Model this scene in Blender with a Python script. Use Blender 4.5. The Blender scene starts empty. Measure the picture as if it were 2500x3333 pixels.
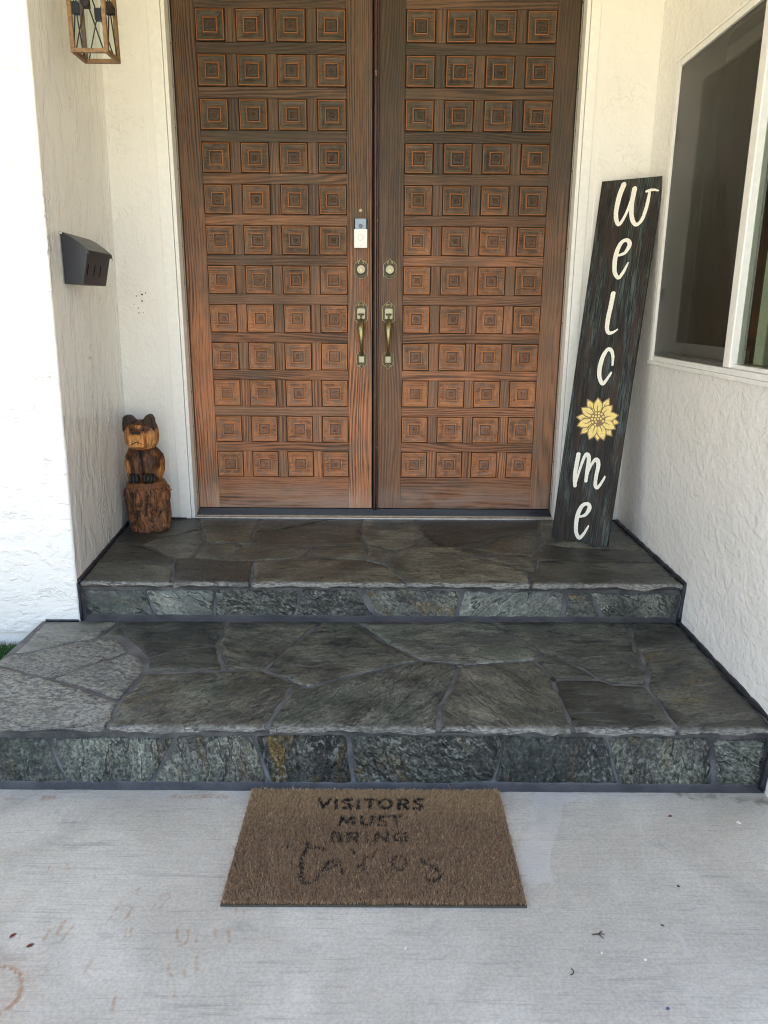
import bpy, bmesh, math, random
import numpy as np
from mathutils import Vector, Matrix, noise as mnoise
from mathutils.geometry import delaunay_2d_cdt
random.seed(7); rng = np.random.default_rng(7)
scene = bpy.context.scene
COL = scene.collection

# ------------------------------------------------------------------ camera
PITCH, YAW, ROLL = 0.26215, 0.00228, 0.00628
cam_data = bpy.data.cameras.new('camera')
cam_data.sensor_fit = 'HORIZONTAL'; cam_data.sensor_width = 36.0
cam_data.lens = 36.0 * 2450 / 2500
cam_data.clip_start = 0.05; cam_data.clip_end = 500
cam = bpy.data.objects.new('camera', cam_data); COL.objects.link(cam)
fw = Vector((math.sin(YAW) * math.cos(PITCH), math.cos(YAW) * math.cos(PITCH), -math.sin(PITCH)))
rt = Vector((math.cos(YAW), -math.sin(YAW), 0)); upv = rt.cross(fw)
r2 = rt * math.cos(ROLL) + upv * math.sin(ROLL); u2 = -rt * math.sin(ROLL) + upv * math.cos(ROLL)
cam.matrix_world = Matrix(((r2.x, u2.x, -fw.x, 0.0032), (r2.y, u2.y, -fw.y, -3.8248), (r2.z, u2.z, -fw.z, 1.0405), (0, 0, 0, 1)))
scene.camera = cam

# ------------------------------------------------------------------ world, sun, exposure
SUN_EL, SUN_AZ = math.radians(56), math.radians(-32)      # sun behind the house, so the porch lies in open shade
world = bpy.data.worlds.new('World'); scene.world = world; world.use_nodes = True
wn = world.node_tree; wn.nodes.clear()
sky = wn.nodes.new('ShaderNodeTexSky'); sky.sky_type = 'NISHITA'; sky.sun_disc = False
sky.sun_elevation = SUN_EL; sky.sun_rotation = SUN_AZ
sky.air_density = 1.0; sky.dust_density = 2.5; sky.ozone_density = 0.6
bg = wn.nodes.new('ShaderNodeBackground'); bg.inputs[1].default_value = 0.13
wo = wn.nodes.new('ShaderNodeOutputWorld')
wn.links.new(sky.outputs[0], bg.inputs[0]); wn.links.new(bg.outputs[0], wo.inputs[0])
sun_data = bpy.data.lights.new('sun', 'SUN'); sun_data.energy = 5.0; sun_data.angle = math.radians(0.5)
sun_data.color = (1.0, 0.95, 0.86)
sun = bpy.data.objects.new('sun', sun_data); COL.objects.link(sun)
sd = Vector((math.sin(SUN_AZ) * math.cos(SUN_EL), math.cos(SUN_AZ) * math.cos(SUN_EL), math.sin(SUN_EL)))
sun.rotation_euler = sd.to_track_quat('Z', 'Y').to_euler(); sun.location = (0, 6, 12)
vs = scene.view_settings
vs.view_transform = 'Standard'; vs.look = 'None'; vs.gamma = 1.0; vs.use_curve_mapping = False
vs.exposure = 2.62
vs.use_white_balance = True; vs.white_balance_temperature = 7450; vs.white_balance_tint = 12   # camera balanced for open shade
scene.cycles.use_denoising = True; scene.cycles.filter_width = 1.1
scene.cycles.max_bounces = 8; scene.cycles.diffuse_bounces = 5; scene.cycles.transparent_max_bounces = 12

# ------------------------------------------------------------------ data measured from the place (metres)
UP = [[[-1.322,-0.131],[-0.942,-0.102],[-0.881,-0.296],[-1.059,-0.454],[-1.093,-0.541],[-1.224,-0.515]],[[-1.059,-0.454],[-0.881,-0.296],[-0.808,-0.524],[-0.818,-0.733],[-0.892,-0.739],[-1.093,-0.541]],[[-1.224,-0.515],[-1.093,-0.541],[-0.892,-0.739],[-0.877,-0.822],[-1.045,-0.796],[-1.221,-0.787]],[[-1.221,-0.787],[-1.045,-0.796],[-0.877,-0.822],[-0.808,-1.064],[-1.188,-1.07]],[[-0.942,-0.102],[-0.622,-0.095],[-0.618,-0.348],[-0.591,-0.526],[-0.691,-0.519],[-0.808,-0.524],[-0.881,-0.296]],[[-0.808,-0.524],[-0.691,-0.519],[-0.619,-0.543],[-0.692,-0.761],[-0.818,-0.733]],[[-0.622,-0.095],[-0.251,-0.087],[-0.433,-0.248],[-0.618,-0.348]],[[-0.618,-0.348],[-0.433,-0.248],[-0.251,-0.087],[-0.098,-0.084],[-0.097,-0.414],[-0.07,-0.516],[-0.329,-0.566],[-0.591,-0.526]],[[-0.619,-0.543],[-0.591,-0.526],[-0.329,-0.566],[-0.303,-0.579],[-0.334,-0.729],[-0.542,-0.778],[-0.692,-0.761]],[[-0.303,-0.579],[-0.329,-0.566],[-0.07,-0.516],[-0.06,-0.577],[-0.072,-0.752],[-0.334,-0.729]],[[-0.877,-0.822],[-0.892,-0.739],[-0.818,-0.733],[-0.692,-0.761],[-0.542,-0.778],[-0.513,-1.059],[-0.808,-1.064]],[[-0.542,-0.778],[-0.334,-0.729],[-0.072,-0.752],[0.022,-0.821],[0.063,-0.906],[0.105,-1.05],[-0.513,-1.059]],[[-0.07,-0.516],[0.072,-0.629],[0.022,-0.821],[-0.072,-0.752],[-0.06,-0.577]],[[-0.098,-0.084],[0.168,-0.078],[0.209,-0.393],[0.146,-0.54],[0.072,-0.629],[-0.07,-0.516],[-0.097,-0.414]],[[0.209,-0.393],[0.251,-0.547],[0.146,-0.54]],[[0.168,-0.078],[0.822,-0.064],[0.77,-0.276],[0.558,-0.417],[0.318,-0.554],[0.251,-0.547],[0.209,-0.393]],[[0.77,-0.276],[0.744,-0.501],[0.649,-0.682],[0.505,-0.661],[0.416,-0.585],[0.558,-0.417]],[[0.318,-0.554],[0.558,-0.417],[0.416,-0.585],[0.505,-0.661],[0.433,-0.714]],[[0.433,-0.714],[0.505,-0.661],[0.649,-0.682],[0.679,-0.737],[0.638,-0.885],[0.601,-0.897],[0.517,-0.798]],[[0.146,-0.54],[0.251,-0.547],[0.318,-0.554],[0.433,-0.714],[0.517,-0.798],[0.601,-0.897],[0.589,-1.042],[0.105,-1.05],[0.063,-0.906],[0.022,-0.821],[0.072,-0.629]],[[0.822,-0.064],[1.223,-0.056],[1.213,-0.603],[0.841,-0.555],[0.744,-0.501],[0.77,-0.276]],[[0.744,-0.501],[0.841,-0.555],[1.213,-0.603],[1.212,-0.77],[0.797,-0.745],[0.679,-0.737],[0.649,-0.682]],[[0.679,-0.737],[0.797,-0.745],[1.212,-0.77],[1.212,-1.033],[0.589,-1.042],[0.601,-0.897],[0.638,-0.885]]]
LO = [[[-1.335,-1.048],[-1.042,-1.051],[-1.041,-1.073],[-1.072,-1.209],[-1.143,-1.239],[-1.246,-1.318],[-1.324,-1.349],[-1.321,-1.272]],[[-1.042,-1.051],[-1.012,-1.091],[-0.953,-1.21],[-0.987,-1.211],[-1.072,-1.209],[-1.041,-1.073]],[[-1.37,-1.419],[-1.324,-1.349],[-1.246,-1.318],[-1.143,-1.239],[-1.072,-1.209],[-0.987,-1.211],[-0.907,-1.33],[-1.016,-1.429],[-1.107,-1.535],[-1.301,-1.453]],[[-0.907,-1.33],[-0.855,-1.363],[-0.807,-1.459],[-0.827,-1.683],[-0.969,-1.602],[-1.107,-1.535],[-1.016,-1.429]],[[-1.392,-1.419],[-1.301,-1.453],[-1.107,-1.535],[-0.969,-1.602],[-0.827,-1.683],[-0.807,-1.839],[-1.245,-1.868]],[[-1.026,-1.051],[-0.606,-1.045],[-0.604,-1.268],[-0.741,-1.299],[-0.832,-1.369],[-0.953,-1.21]],[[-0.832,-1.369],[-0.741,-1.299],[-0.604,-1.268],[-0.541,-1.465],[-0.798,-1.479],[-0.822,-1.409]],[[-0.606,-1.045],[-0.236,-1.04],[-0.306,-1.211],[-0.404,-1.461],[-0.541,-1.465],[-0.604,-1.268]],[[-0.236,-1.04],[-0.103,-1.039],[0.008,-1.223],[0.146,-1.379],[-0.055,-1.479],[-0.245,-1.584],[-0.404,-1.461],[-0.306,-1.211]],[[-0.103,-1.039],[0.431,-1.031],[0.531,-1.217],[0.585,-1.326],[0.546,-1.376],[0.281,-1.419],[0.284,-1.409],[0.146,-1.379],[0.008,-1.223]],[[-0.798,-1.49],[-0.541,-1.465],[-0.404,-1.461],[-0.245,-1.584],[-0.296,-1.585],[-0.341,-1.835],[-0.807,-1.839],[-0.827,-1.683]],[[-0.245,-1.584],[-0.055,-1.479],[0.146,-1.379],[0.284,-1.409],[0.226,-1.598],[0.188,-1.694],[0.173,-1.832],[-0.341,-1.835],[-0.296,-1.585]],[[0.284,-1.409],[0.281,-1.419],[0.546,-1.376],[0.584,-1.501],[0.577,-1.828],[0.173,-1.832],[0.188,-1.694],[0.226,-1.598]],[[0.583,-1.337],[0.618,-1.329],[0.701,-1.427],[0.744,-1.517],[0.584,-1.515],[0.546,-1.376]],[[0.431,-1.031],[0.996,-1.024],[0.93,-1.299],[0.947,-1.304],[0.924,-1.46],[0.886,-1.557],[0.774,-1.55],[0.744,-1.517],[0.701,-1.427],[0.618,-1.329],[0.585,-1.326],[0.531,-1.217]],[[0.996,-1.024],[1.232,-1.021],[1.201,-1.216],[0.947,-1.304],[0.93,-1.299]],[[0.947,-1.304],[1.201,-1.216],[1.214,-1.846],[0.887,-1.828],[0.886,-1.689],[0.883,-1.566],[0.924,-1.46]],[[0.584,-1.515],[0.744,-1.517],[0.774,-1.55],[0.886,-1.557],[0.886,-1.689],[0.887,-1.828],[0.577,-1.828],[0.584,-1.501]]]
R1 = [[[-1.203,-0.04],[-0.949,-0.04],[-0.898,-0.167],[-1.216,-0.17]],[[-0.936,-0.042],[-0.662,-0.04],[-0.676,-0.167],[-0.891,-0.172]],[[-0.656,-0.039],[-0.327,-0.038],[-0.352,-0.162],[-0.667,-0.169]],[[-0.313,-0.037],[-0.099,-0.036],[-0.023,-0.159],[-0.344,-0.164]],[[-0.065,-0.032],[0.317,-0.036],[0.298,-0.162],[-0.013,-0.159]],[[0.328,-0.035],[0.728,-0.037],[0.729,-0.161],[0.304,-0.165]],[[0.745,-0.04],[0.826,-0.04],[0.89,-0.17],[0.733,-0.167]],[[0.83,-0.04],[1.197,-0.044],[1.207,-0.172],[0.91,-0.17]]]
R2 = [[[-1.289,-0.212],[-1.005,-0.209],[-0.957,-0.374],[-1.313,-0.377]],[[-0.998,-0.211],[-0.617,-0.207],[-0.71,-0.371],[-0.952,-0.375]],[[-0.612,-0.206],[-0.39,-0.203],[-0.336,-0.369],[-0.704,-0.373]],[[-0.377,-0.202],[-0.106,-0.199],[-0.082,-0.367],[-0.331,-0.368]],[[-0.092,-0.2],[0.374,-0.198],[0.344,-0.359],[-0.073,-0.367]],[[0.38,-0.199],[0.681,-0.199],[0.732,-0.362],[0.351,-0.36]],[[0.686,-0.2],[0.994,-0.201],[1.024,-0.368],[0.735,-0.365]],[[1.004,-0.204],[1.306,-0.211],[1.331,-0.375],[1.036,-0.364]]]
SIGN = {"o":[0.808,-0.39,0.0],"s":[0.81595,-0.57812,0.0],"t":[0.11355,0.16026,0.98052],"W":0.2733,"L":1.642}
LET = {"w":[[[0.1037,1.6183,0.0115],[0.0919,1.5736,0.0115],[0.0865,1.5111,0.0102],[0.0918,1.4702,0.0097],[0.1068,1.4449,0.0083],[0.1226,1.4638,0.0069],[0.1374,1.5032,0.0064],[0.1475,1.5427,0.0073]],[[0.1554,1.5963,0.011],[0.1528,1.5378,0.0105],[0.1583,1.484,0.0096],[0.1731,1.4497,0.0091],[0.1906,1.4398,0.0078],[0.2097,1.463,0.0077],[0.2206,1.5153,0.0077],[0.2239,1.5613,0.0068],[0.2234,1.5789,0.0059]],[[0.2105,1.5812,0.0054],[0.2269,1.5852,0.0059],[0.2448,1.5846,0.005],[0.2609,1.5802,0.0036]]],"e":[[[0.1286,1.3079,0.0056],[0.154,1.3183,0.0074],[0.169,1.347,0.0092],[0.165,1.3673,0.0092],[0.1478,1.3739,0.0078],[0.1291,1.3599,0.0088],[0.1167,1.3242,0.0102],[0.1142,1.2789,0.0102],[0.1211,1.2332,0.0093],[0.1413,1.2087,0.0079],[0.1581,1.2301,0.0069],[0.1699,1.2592,0.0051],[0.1756,1.2735,0.0032]]],"l":[[[0.1285,1.1382,0.0107],[0.1259,1.0868,0.0102],[0.1214,1.0224,0.0103],[0.1239,0.9809,0.0093],[0.1362,0.9627,0.0079],[0.1558,0.9677,0.0056],[0.1719,0.9795,0.0032]]],"c":[[[0.1733,0.8207,0.0047],[0.1697,0.8576,0.007],[0.1592,0.8826,0.0084],[0.1429,0.8899,0.0079],[0.1254,0.8605,0.0094],[0.1172,0.8135,0.0103],[0.1204,0.7669,0.0094],[0.1397,0.7344,0.0085],[0.1572,0.755,0.0066],[0.1729,0.786,0.0042]]],"m":[[[0.076,0.4022,0.0103],[0.074,0.3543,0.01],[0.0734,0.304,0.0093],[0.0806,0.2564,0.0086]],[[0.0806,0.2564,0.005],[0.0922,0.3315,0.006],[0.1052,0.392,0.0074],[0.1176,0.4069,0.0092],[0.1286,0.3875,0.0095],[0.1284,0.336,0.0088],[0.1294,0.2855,0.0078]],[[0.1288,0.2897,0.0042],[0.1381,0.3443,0.0056],[0.1542,0.3817,0.0074],[0.1671,0.3867,0.0098],[0.1766,0.3649,0.0095],[0.1741,0.3099,0.0081],[0.1763,0.2712,0.0084],[0.187,0.2606,0.0074],[0.1987,0.2778,0.0063],[0.2109,0.3041,0.0052],[0.215,0.3169,0.0035]]],"E":[[[0.1255,0.1164,0.005],[0.1488,0.128,0.0071],[0.1637,0.1554,0.0095],[0.1622,0.1748,0.0095],[0.1481,0.1809,0.0078],[0.1283,0.1661,0.0089],[0.1153,0.1299,0.01],[0.1131,0.0826,0.0096],[0.1195,0.0402,0.0093],[0.1376,0.0187,0.0085],[0.1549,0.0391,0.0067],[0.1685,0.0702,0.0046],[0.1723,0.0816,0.0028]]]}
FC = [0.1425,0.5733]
FS = 0.00035
FTL = [[0.129,0.6716],[0.2022,0.6415],[0.2367,0.5987],[0.2325,0.5341],[0.1865,0.4767],[0.1151,0.4722],[0.0471,0.532],[0.0551,0.619]]
FTS = [[0.1823,0.6729],[0.2459,0.5629],[0.2213,0.4993],[0.157,0.4701],[0.0701,0.495],[0.0372,0.5732],[0.0786,0.6603]]
FD = [[0.1304,0.5983],[0.1439,0.5994],[0.1566,0.5962],[0.1192,0.5843],[0.1326,0.5837],[0.1462,0.5866],[0.1668,0.5852],[0.1161,0.5711],[0.1296,0.5701],[0.1436,0.5734],[0.1569,0.5753],[0.1202,0.5559],[0.1363,0.5595],[0.1684,0.5651],[0.1338,0.5452]]
MATC = [[-0.391,-1.841],[0.365,-1.835],[0.36,-2.289],[-0.381,-2.299]]
MT = [[0.96,0.0042,[[[-0.1793,-1.8913],[-0.1634,-1.9314],[-0.1465,-1.891]],[[-0.1287,-1.8932],[-0.1268,-1.9334]],[[-0.0837,-1.8928],[-0.1008,-1.893],[-0.1068,-1.903],[-0.097,-1.9132],[-0.0826,-1.9198],[-0.0843,-1.9322],[-0.1044,-1.9332]],[[-0.0631,-1.8949],[-0.061,-1.9351]],[[-0.041,-1.8925],[-0.0139,-1.8923]],[[-0.0273,-1.8924],[-0.0288,-1.9348]],[[0.0358,-1.9122],[0.0343,-1.9199],[0.0303,-1.9264],[0.0244,-1.9307],[0.0174,-1.9323],[0.0104,-1.9308],[0.0045,-1.9266],[0.0005,-1.9201],[-0.0009,-1.9125],[0.0004,-1.9047],[0.0044,-1.8981],[0.0104,-1.8937],[0.0175,-1.8921],[0.0246,-1.8936],[0.0305,-1.8979],[0.0345,-1.9045],[0.0358,-1.9122]],[[0.0588,-1.8917],[0.0566,-1.9342]],[[0.0588,-1.8917],[0.0788,-1.8916],[0.0842,-1.9006],[0.0782,-1.9119],[0.0584,-1.9143]],[[0.0697,-1.9142],[0.0804,-1.934]],[[0.1259,-1.8912],[0.1073,-1.8914],[0.1012,-1.9027],[0.1122,-1.9116],[0.1258,-1.9204],[0.121,-1.9324],[0.1001,-1.9316]]]],[0.8,0.0039,[[[-0.1142,-2.0075],[-0.1081,-1.9699],[-0.093,-1.9971],[-0.0778,-1.9697],[-0.0709,-2.0072]],[[-0.0517,-1.9674],[-0.0508,-1.9968],[-0.0411,-2.007],[-0.0276,-2.0048],[-0.021,-1.9924],[-0.0213,-1.9671]],[[0.02,-1.9711],[0.0021,-1.9691],[-0.0033,-1.9797],[0.0104,-1.988],[0.0199,-1.9962],[0.0158,-2.0066],[-0.0031,-2.0067]],[[0.0325,-1.9667],[0.0615,-1.9644]],[[0.0476,-1.9666],[0.0457,-2.0043]]]],[0.7,0.0036,[[[-0.131,-2.04],[-0.1287,-2.0753]],[[-0.131,-2.04],[-0.1096,-2.0399],[-0.1052,-2.0478],[-0.1113,-2.0569],[-0.1299,-2.057]],[[-0.1113,-2.0569],[-0.1029,-2.0654],[-0.1077,-2.0751],[-0.1287,-2.0753]],[[-0.087,-2.0397],[-0.0866,-2.0769]],[[-0.087,-2.0397],[-0.0644,-2.0375],[-0.0574,-2.0474],[-0.0637,-2.0573],[-0.0861,-2.0583]],[[-0.0742,-2.0582],[-0.0591,-2.0767]],[[-0.0345,-2.0373],[-0.0348,-2.0727]],[[-0.0106,-2.0744],[-0.0096,-2.0391],[0.021,-2.0723],[0.0225,-2.0369]],[[0.0731,-2.0405],[0.0559,-2.0347],[0.041,-2.0507],[0.0421,-2.0663],[0.0577,-2.074],[0.0763,-2.068],[0.0766,-2.0563],[0.0634,-2.0564]]]],[0.7,0.006,[[[-0.1914,-2.0776],[-0.2021,-2.1266],[-0.2039,-2.1697],[-0.2018,-2.2009],[-0.192,-2.2245],[-0.1817,-2.2304]]]],[0.6,0.0033,[[[-0.1817,-2.2304],[-0.1722,-2.2277],[-0.1587,-2.2142],[-0.1422,-2.1728],[-0.1313,-2.1497],[-0.1061,-2.1477],[-0.0988,-2.1655],[-0.0948,-2.1934]],[[-0.1406,-2.1781],[-0.1268,-2.1797],[-0.1055,-2.1585]],[[-0.2524,-2.0926],[-0.2454,-2.0971]],[[-0.1827,-2.1004],[-0.1661,-2.0984],[-0.142,-2.1084]],[[-0.0737,-2.1034],[-0.068,-2.1164]]]],[0.6,0.0033,[[[-0.0176,-2.1345],[-0.0355,-2.1346],[-0.0445,-2.1581],[-0.0405,-2.1861],[-0.0279,-2.1947]],[[-0.0596,-2.174],[-0.045,-2.1581]]]],[0.5,0.0033,[[[0.0711,-2.1566],[0.0694,-2.1661],[0.0651,-2.1741],[0.0588,-2.1795],[0.0516,-2.1814],[0.0445,-2.1795],[0.0385,-2.1743],[0.0345,-2.1663],[0.0332,-2.1568],[0.0347,-2.1472],[0.039,-2.139],[0.0453,-2.1334],[0.0526,-2.1314],[0.0599,-2.1333],[0.066,-2.1388],[0.0699,-2.147],[0.0711,-2.1566]]]],[0.65,0.0036,[[[0.1146,-2.1445],[0.119,-2.157],[0.1386,-2.1675],[0.1548,-2.1866],[0.1571,-2.2054],[0.1424,-2.224],[0.1245,-2.2158],[0.1217,-2.2005]]]],[0.3,0.003,[[[0.0985,-2.1649],[0.1163,-2.1606]],[[0.1276,-2.1389],[0.1531,-2.1388]]]]]
RU = [[[-0.741,-2.17],[-0.73,-2.199]],[[-0.635,-2.273],[-0.649,-2.346]],[[-0.602,-2.295],[-0.607,-2.331]],[[-0.597,-2.359],[-0.591,-2.386]],[[-0.586,-2.359],[-0.579,-2.386]],[[-0.524,-2.249],[-0.542,-2.255],[-0.549,-2.287],[-0.551,-2.303],[-0.536,-2.298],[-0.522,-2.264],[-0.524,-2.249]],[[-0.477,-2.359],[-0.468,-2.392],[-0.45,-2.411],[-0.443,-2.392],[-0.45,-2.365]],[[-0.387,-2.358],[-0.381,-2.385]],[[-0.354,-2.365],[-0.346,-2.398]],[[-0.645,-2.451],[-0.649,-2.482]],[[-0.469,-2.463],[-0.462,-2.487]],[[-0.41,-2.444],[-0.401,-2.484]],[[-0.443,-2.505],[-0.434,-2.542]],[[-0.559,-2.543],[-0.555,-2.584]],[[-0.333,-2.286],[-0.328,-2.312]],[[-0.35,-2.288],[-0.347,-2.308]],[[-0.826,-2.14],[-0.811,-2.17]],[[-0.866,-2.153],[-0.861,-2.179]],[[-0.751,-2.339],[-0.753,-2.381]],[[-0.723,-2.353],[-0.734,-2.394]],[[-0.834,-2.374],[-0.837,-2.391]],[[-0.775,-2.367],[-0.776,-2.394]],[[-0.426,-2.379],[-0.422,-2.399]],[[-0.46,-2.481],[-0.453,-2.493]],[[-0.431,-2.475],[-0.424,-2.493]],[[-0.607,-2.234],[-0.608,-2.25]]]
RING = [[-0.868,-2.477],[-0.849,-2.465],[-0.828,-2.47],[-0.805,-2.478],[-0.785,-2.496],[-0.77,-2.518],[-0.763,-2.544],[-0.766,-2.563],[-0.778,-2.579],[-0.79,-2.593],[-0.81,-2.601]]
RL = [[[-1.004,-1.871],[-0.975,-1.867]],[[-0.619,-1.861],[-0.467,-1.86]],[[-0.682,-1.95],[-0.636,-1.926],[-0.529,-1.919],[-0.394,-1.917]],[[-1.132,-1.879],[-1.092,-1.876]]]
LP = [[0.476,-1.827],[0.6,-1.826],[0.578,-1.872],[0.542,-1.899],[0.522,-1.967],[0.479,-2.055],[0.454,-2.128],[0.448,-2.211],[0.423,-2.205],[0.389,-2.228],[0.371,-2.196],[0.37,-2.102],[0.425,-1.988],[0.447,-1.905]]
LS = [[[0.699,-2.352],[0.708,-2.386],[0.707,-2.409],[0.701,-2.432]]]
DK = [[[0.909,-1.833],[1.161,-1.878]]]
DEB = {"twig":[0.513,-2.375],"curl":[0.424,-2.477],"red1":[0.844,-1.944],"white":[1.03,-1.972],"blue":[0.609,-2.568],"red2":[-0.853,-2.385],"red3":[-0.8,-2.413],"w2":[0.603,-2.446],"w3":[0.509,-2.428],"w4":[0.062,-2.417],"dot":[0.818,-1.881],"dk":[0.763,-2.22],"d2":[0.677,-2.347]}
Z1, Z2 = -0.16, -0.375          # lower step top, concrete
YF1, YF2 = -1.037, -1.832       # front edges of the two steps

# ------------------------------------------------------------------ node helper
class NT:
    def __init__(s, name):
        s.m = bpy.data.materials.new(name); s.m.use_nodes = True
        s.t = s.m.node_tree; s.b = s.t.nodes['Principled BSDF']; s.out = s.t.nodes['Material Output']
    def set(s, sock, v):
        if v is None: return
        if isinstance(v, bpy.types.NodeSocket): s.t.links.new(v, sock)
        elif isinstance(v, (tuple, list)) and len(v) == 3 and sock.type == 'RGBA': sock.default_value = (*v, 1)
        else: sock.default_value = v
    def n(s, ty, outs=0, **kw):
        nd = s.t.nodes.new('ShaderNode' + ty)
        for k, v in kw.items():
            if k[0] == 'i' and k[1:].isdigit(): s.set(nd.inputs[int(k[1:])], v)
            elif k.startswith('in_'): s.set(nd.inputs[k[3:].replace('_', ' ')], v)
            else: setattr(nd, k, v)
        return nd.outputs[outs] if isinstance(outs, (int, str)) else nd
    def math(s, op, a, b=0.5, c=None, clamp=False):
        nd = s.t.nodes.new('ShaderNodeMath'); nd.operation = op; nd.use_clamp = clamp
        s.set(nd.inputs[0], a); s.set(nd.inputs[1], b)
        if c is not None: s.set(nd.inputs[2], c)
        return nd.outputs[0]
    def mix(s, f, a, b, mode='MIX'):
        nd = s.t.nodes.new('ShaderNodeMix'); nd.data_type = 'RGBA'; nd.blend_type = mode
        s.set(nd.inputs[0], f); s.set(nd.inputs[6], a); s.set(nd.inputs[7], b)
        return nd.outputs[2]
    def sstep(s, v, lo, hi, a=0.0, b=1.0):
        nd = s.t.nodes.new('ShaderNodeMapRange'); nd.interpolation_type = 'SMOOTHSTEP'
        s.set(nd.inputs[0], v)
        for i, x in enumerate((lo, hi, a, b)): nd.inputs[i + 1].default_value = x
        return nd.outputs[0]
    def mapping(s, vec, scale=(1, 1, 1), loc=(0, 0, 0), rot=(0, 0, 0)):
        nd = s.t.nodes.new('ShaderNodeMapping'); s.set(nd.inputs[0], vec)
        nd.inputs[1].default_value = loc; nd.inputs[2].default_value = rot; nd.inputs[3].default_value = scale
        return nd.outputs[0]
    def noise(s, vec, scale, detail=3, rough=0.55, dist=0.0):
        nd = s.t.nodes.new('ShaderNodeTexNoise'); s.set(nd.inputs['Vector'], vec)
        nd.inputs['Scale'].default_value = scale; nd.inputs['Detail'].default_value = detail
        nd.inputs['Roughness'].default_value = rough; nd.inputs['Distortion'].default_value = dist
        return nd.outputs[0]
    def vadd(s, a, b):
        nd = s.t.nodes.new('ShaderNodeVectorMath'); nd.operation = 'ADD'; s.set(nd.inputs[0], a); s.set(nd.inputs[1], b)
        return nd.outputs[0]
    def vscale(s, a, k):
        nd = s.t.nodes.new('ShaderNodeVectorMath'); nd.operation = 'SCALE'; s.set(nd.inputs[0], a); s.set(nd.inputs[3], k)
        return nd.outputs[0]
    def pos(s): return s.n('NewGeometry', 'Position')
    def obj(s): return s.n('TexCoord', 'Object')
    def rand(s): return s.n('ObjectInfo', 'Random')
    def attr(s, name, kind='GEOMETRY', out='Fac'):
        nd = s.t.nodes.new('ShaderNodeAttribute'); nd.attribute_name = name; nd.attribute_type = kind
        return nd.outputs[out]
    def sep(s, v, i): return s.n('SeparateXYZ', i, i0=v)
    def seeded(s):
        r = s.rand(); c = s.n('CombineXYZ', 0, i0=s.math('MULTIPLY', r, 31.7), i1=s.math('MULTIPLY', r, 17.3), i2=s.math('MULTIPLY', r, 23.9))
        return s.vadd(s.obj(), c)
    def bump(s, h, dist, strength=1.0, normal=None):
        nd = s.t.nodes.new('ShaderNodeBump'); nd.inputs['Strength'].default_value = strength
        nd.inputs['Distance'].default_value = dist; s.set(nd.inputs['Height'], h)
        if normal is not None: s.set(nd.inputs['Normal'], normal)
        return nd.outputs[0]
    def done(s, col, rough=0.5, spec=0.5, metal=0.0, normal=None, **kw):
        s.set(s.b.inputs['Base Color'], col); s.set(s.b.inputs['Roughness'], rough)
        s.set(s.b.inputs['Specular IOR Level'], spec); s.set(s.b.inputs['Metallic'], metal)
        if normal is not None: s.set(s.b.inputs['Normal'], normal)
        for k, v in kw.items(): s.set(s.b.inputs[k.replace('_', ' ')], v)
        return s.m

MAT = {}
def plain(name, col, rough=0.5, spec=0.5, metal=0.0, var=0.12, vs=40, bump=0.0):
    t = NT(name); v = t.obj()
    a = t.noise(v, vs, 4)
    c = t.mix(t.sstep(a, .3, .7), tuple(x * (1 - var) for x in col), tuple(min(1, x * (1 + var)) for x in col))
    nm = t.bump(t.noise(v, vs * 6, 3), bump) if bump else None
    r = t.math('ADD', t.math('MULTIPLY', t.math('SUBTRACT', a, .5), .10), rough)
    MAT[name] = t.done(c, r, spec, metal, nm); return MAT[name]

# ---- stucco: skip-trowelled, semi-gloss white paint
def stucco(name, stretch, amp, flat_bands=(), ridge_w=.5, rough=.42, gran=.2):
    t = NT(name); p = t.pos()
    q = t.mapping(p, stretch)
    warp = t.n('TexNoise', 1, in_Vector=q, in_Scale=7.0, in_Detail=3.0)
    qq = t.vadd(q, t.vscale(warp, 0.09))
    n1 = t.noise(qq, 13, 3, .5)
    n2 = t.noise(qq, 26, 2, .5, .3)
    n3 = t.noise(t.vadd(q, (5.3, 2.1, 8.4)), 46, 3, .55)
    lace = t.sstep(n1, .46, .60)                                     # trowelled plateaus with soft ragged edges
    r = t.math('ABSOLUTE', t.math('SUBTRACT', n2, .5))
    ridge = t.sstep(r, .0, .055, 1.0, 0.0)                           # worm-like ridges
    mask = t.sstep(t.noise(q, 5, 3), .50, .66)
    h = t.math('ADD', t.math('MULTIPLY', lace, .40), t.math('MULTIPLY', t.math('MULTIPLY', ridge, mask), ridge_w))
    h = t.math('ADD', h, t.math('MULTIPLY', t.sstep(n3, .42, .62), gran))
    h = t.math('ADD', h, t.math('MULTIPLY', t.noise(p, 110, 3, .6), .12))
    h = t.math('ADD', h, t.math('MULTIPLY', t.noise(p, 2.2, 2), 1.2))
    if flat_bands:                                                   # smooth plaster next to the door casing
        x = t.sep(p, 0); f = None
        for lo, hi in flat_bands:
            g = t.math('MULTIPLY', t.sstep(x, lo - .006, lo), t.sstep(x, hi, hi + .006, 1., 0.))
            f = g if f is None else t.math('ADD', f, g)
        h = t.math('MULTIPLY', h, t.math('SUBTRACT', 1.0, t.math('MULTIPLY', f, .9)))
    nm = t.bump(h, amp)
    dirt = t.noise(p, 3.5, 5, .6)
    base = t.mix(t.sstep(dirt, .35, .75), (.80, .79, .765), (.76, .75, .725))
    speck = t.sstep(t.noise(p, 60, 2, .5), .74, .78)
    base = t.mix(t.math('MULTIPLY', speck, .12), base, (.35, .30, .24))
    MAT[name] = t.done(base, rough, .45, 0, nm)
stucco('stucco_front', (1, 1, 1.7), .0060, ridge_w=.38, gran=.10)
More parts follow.
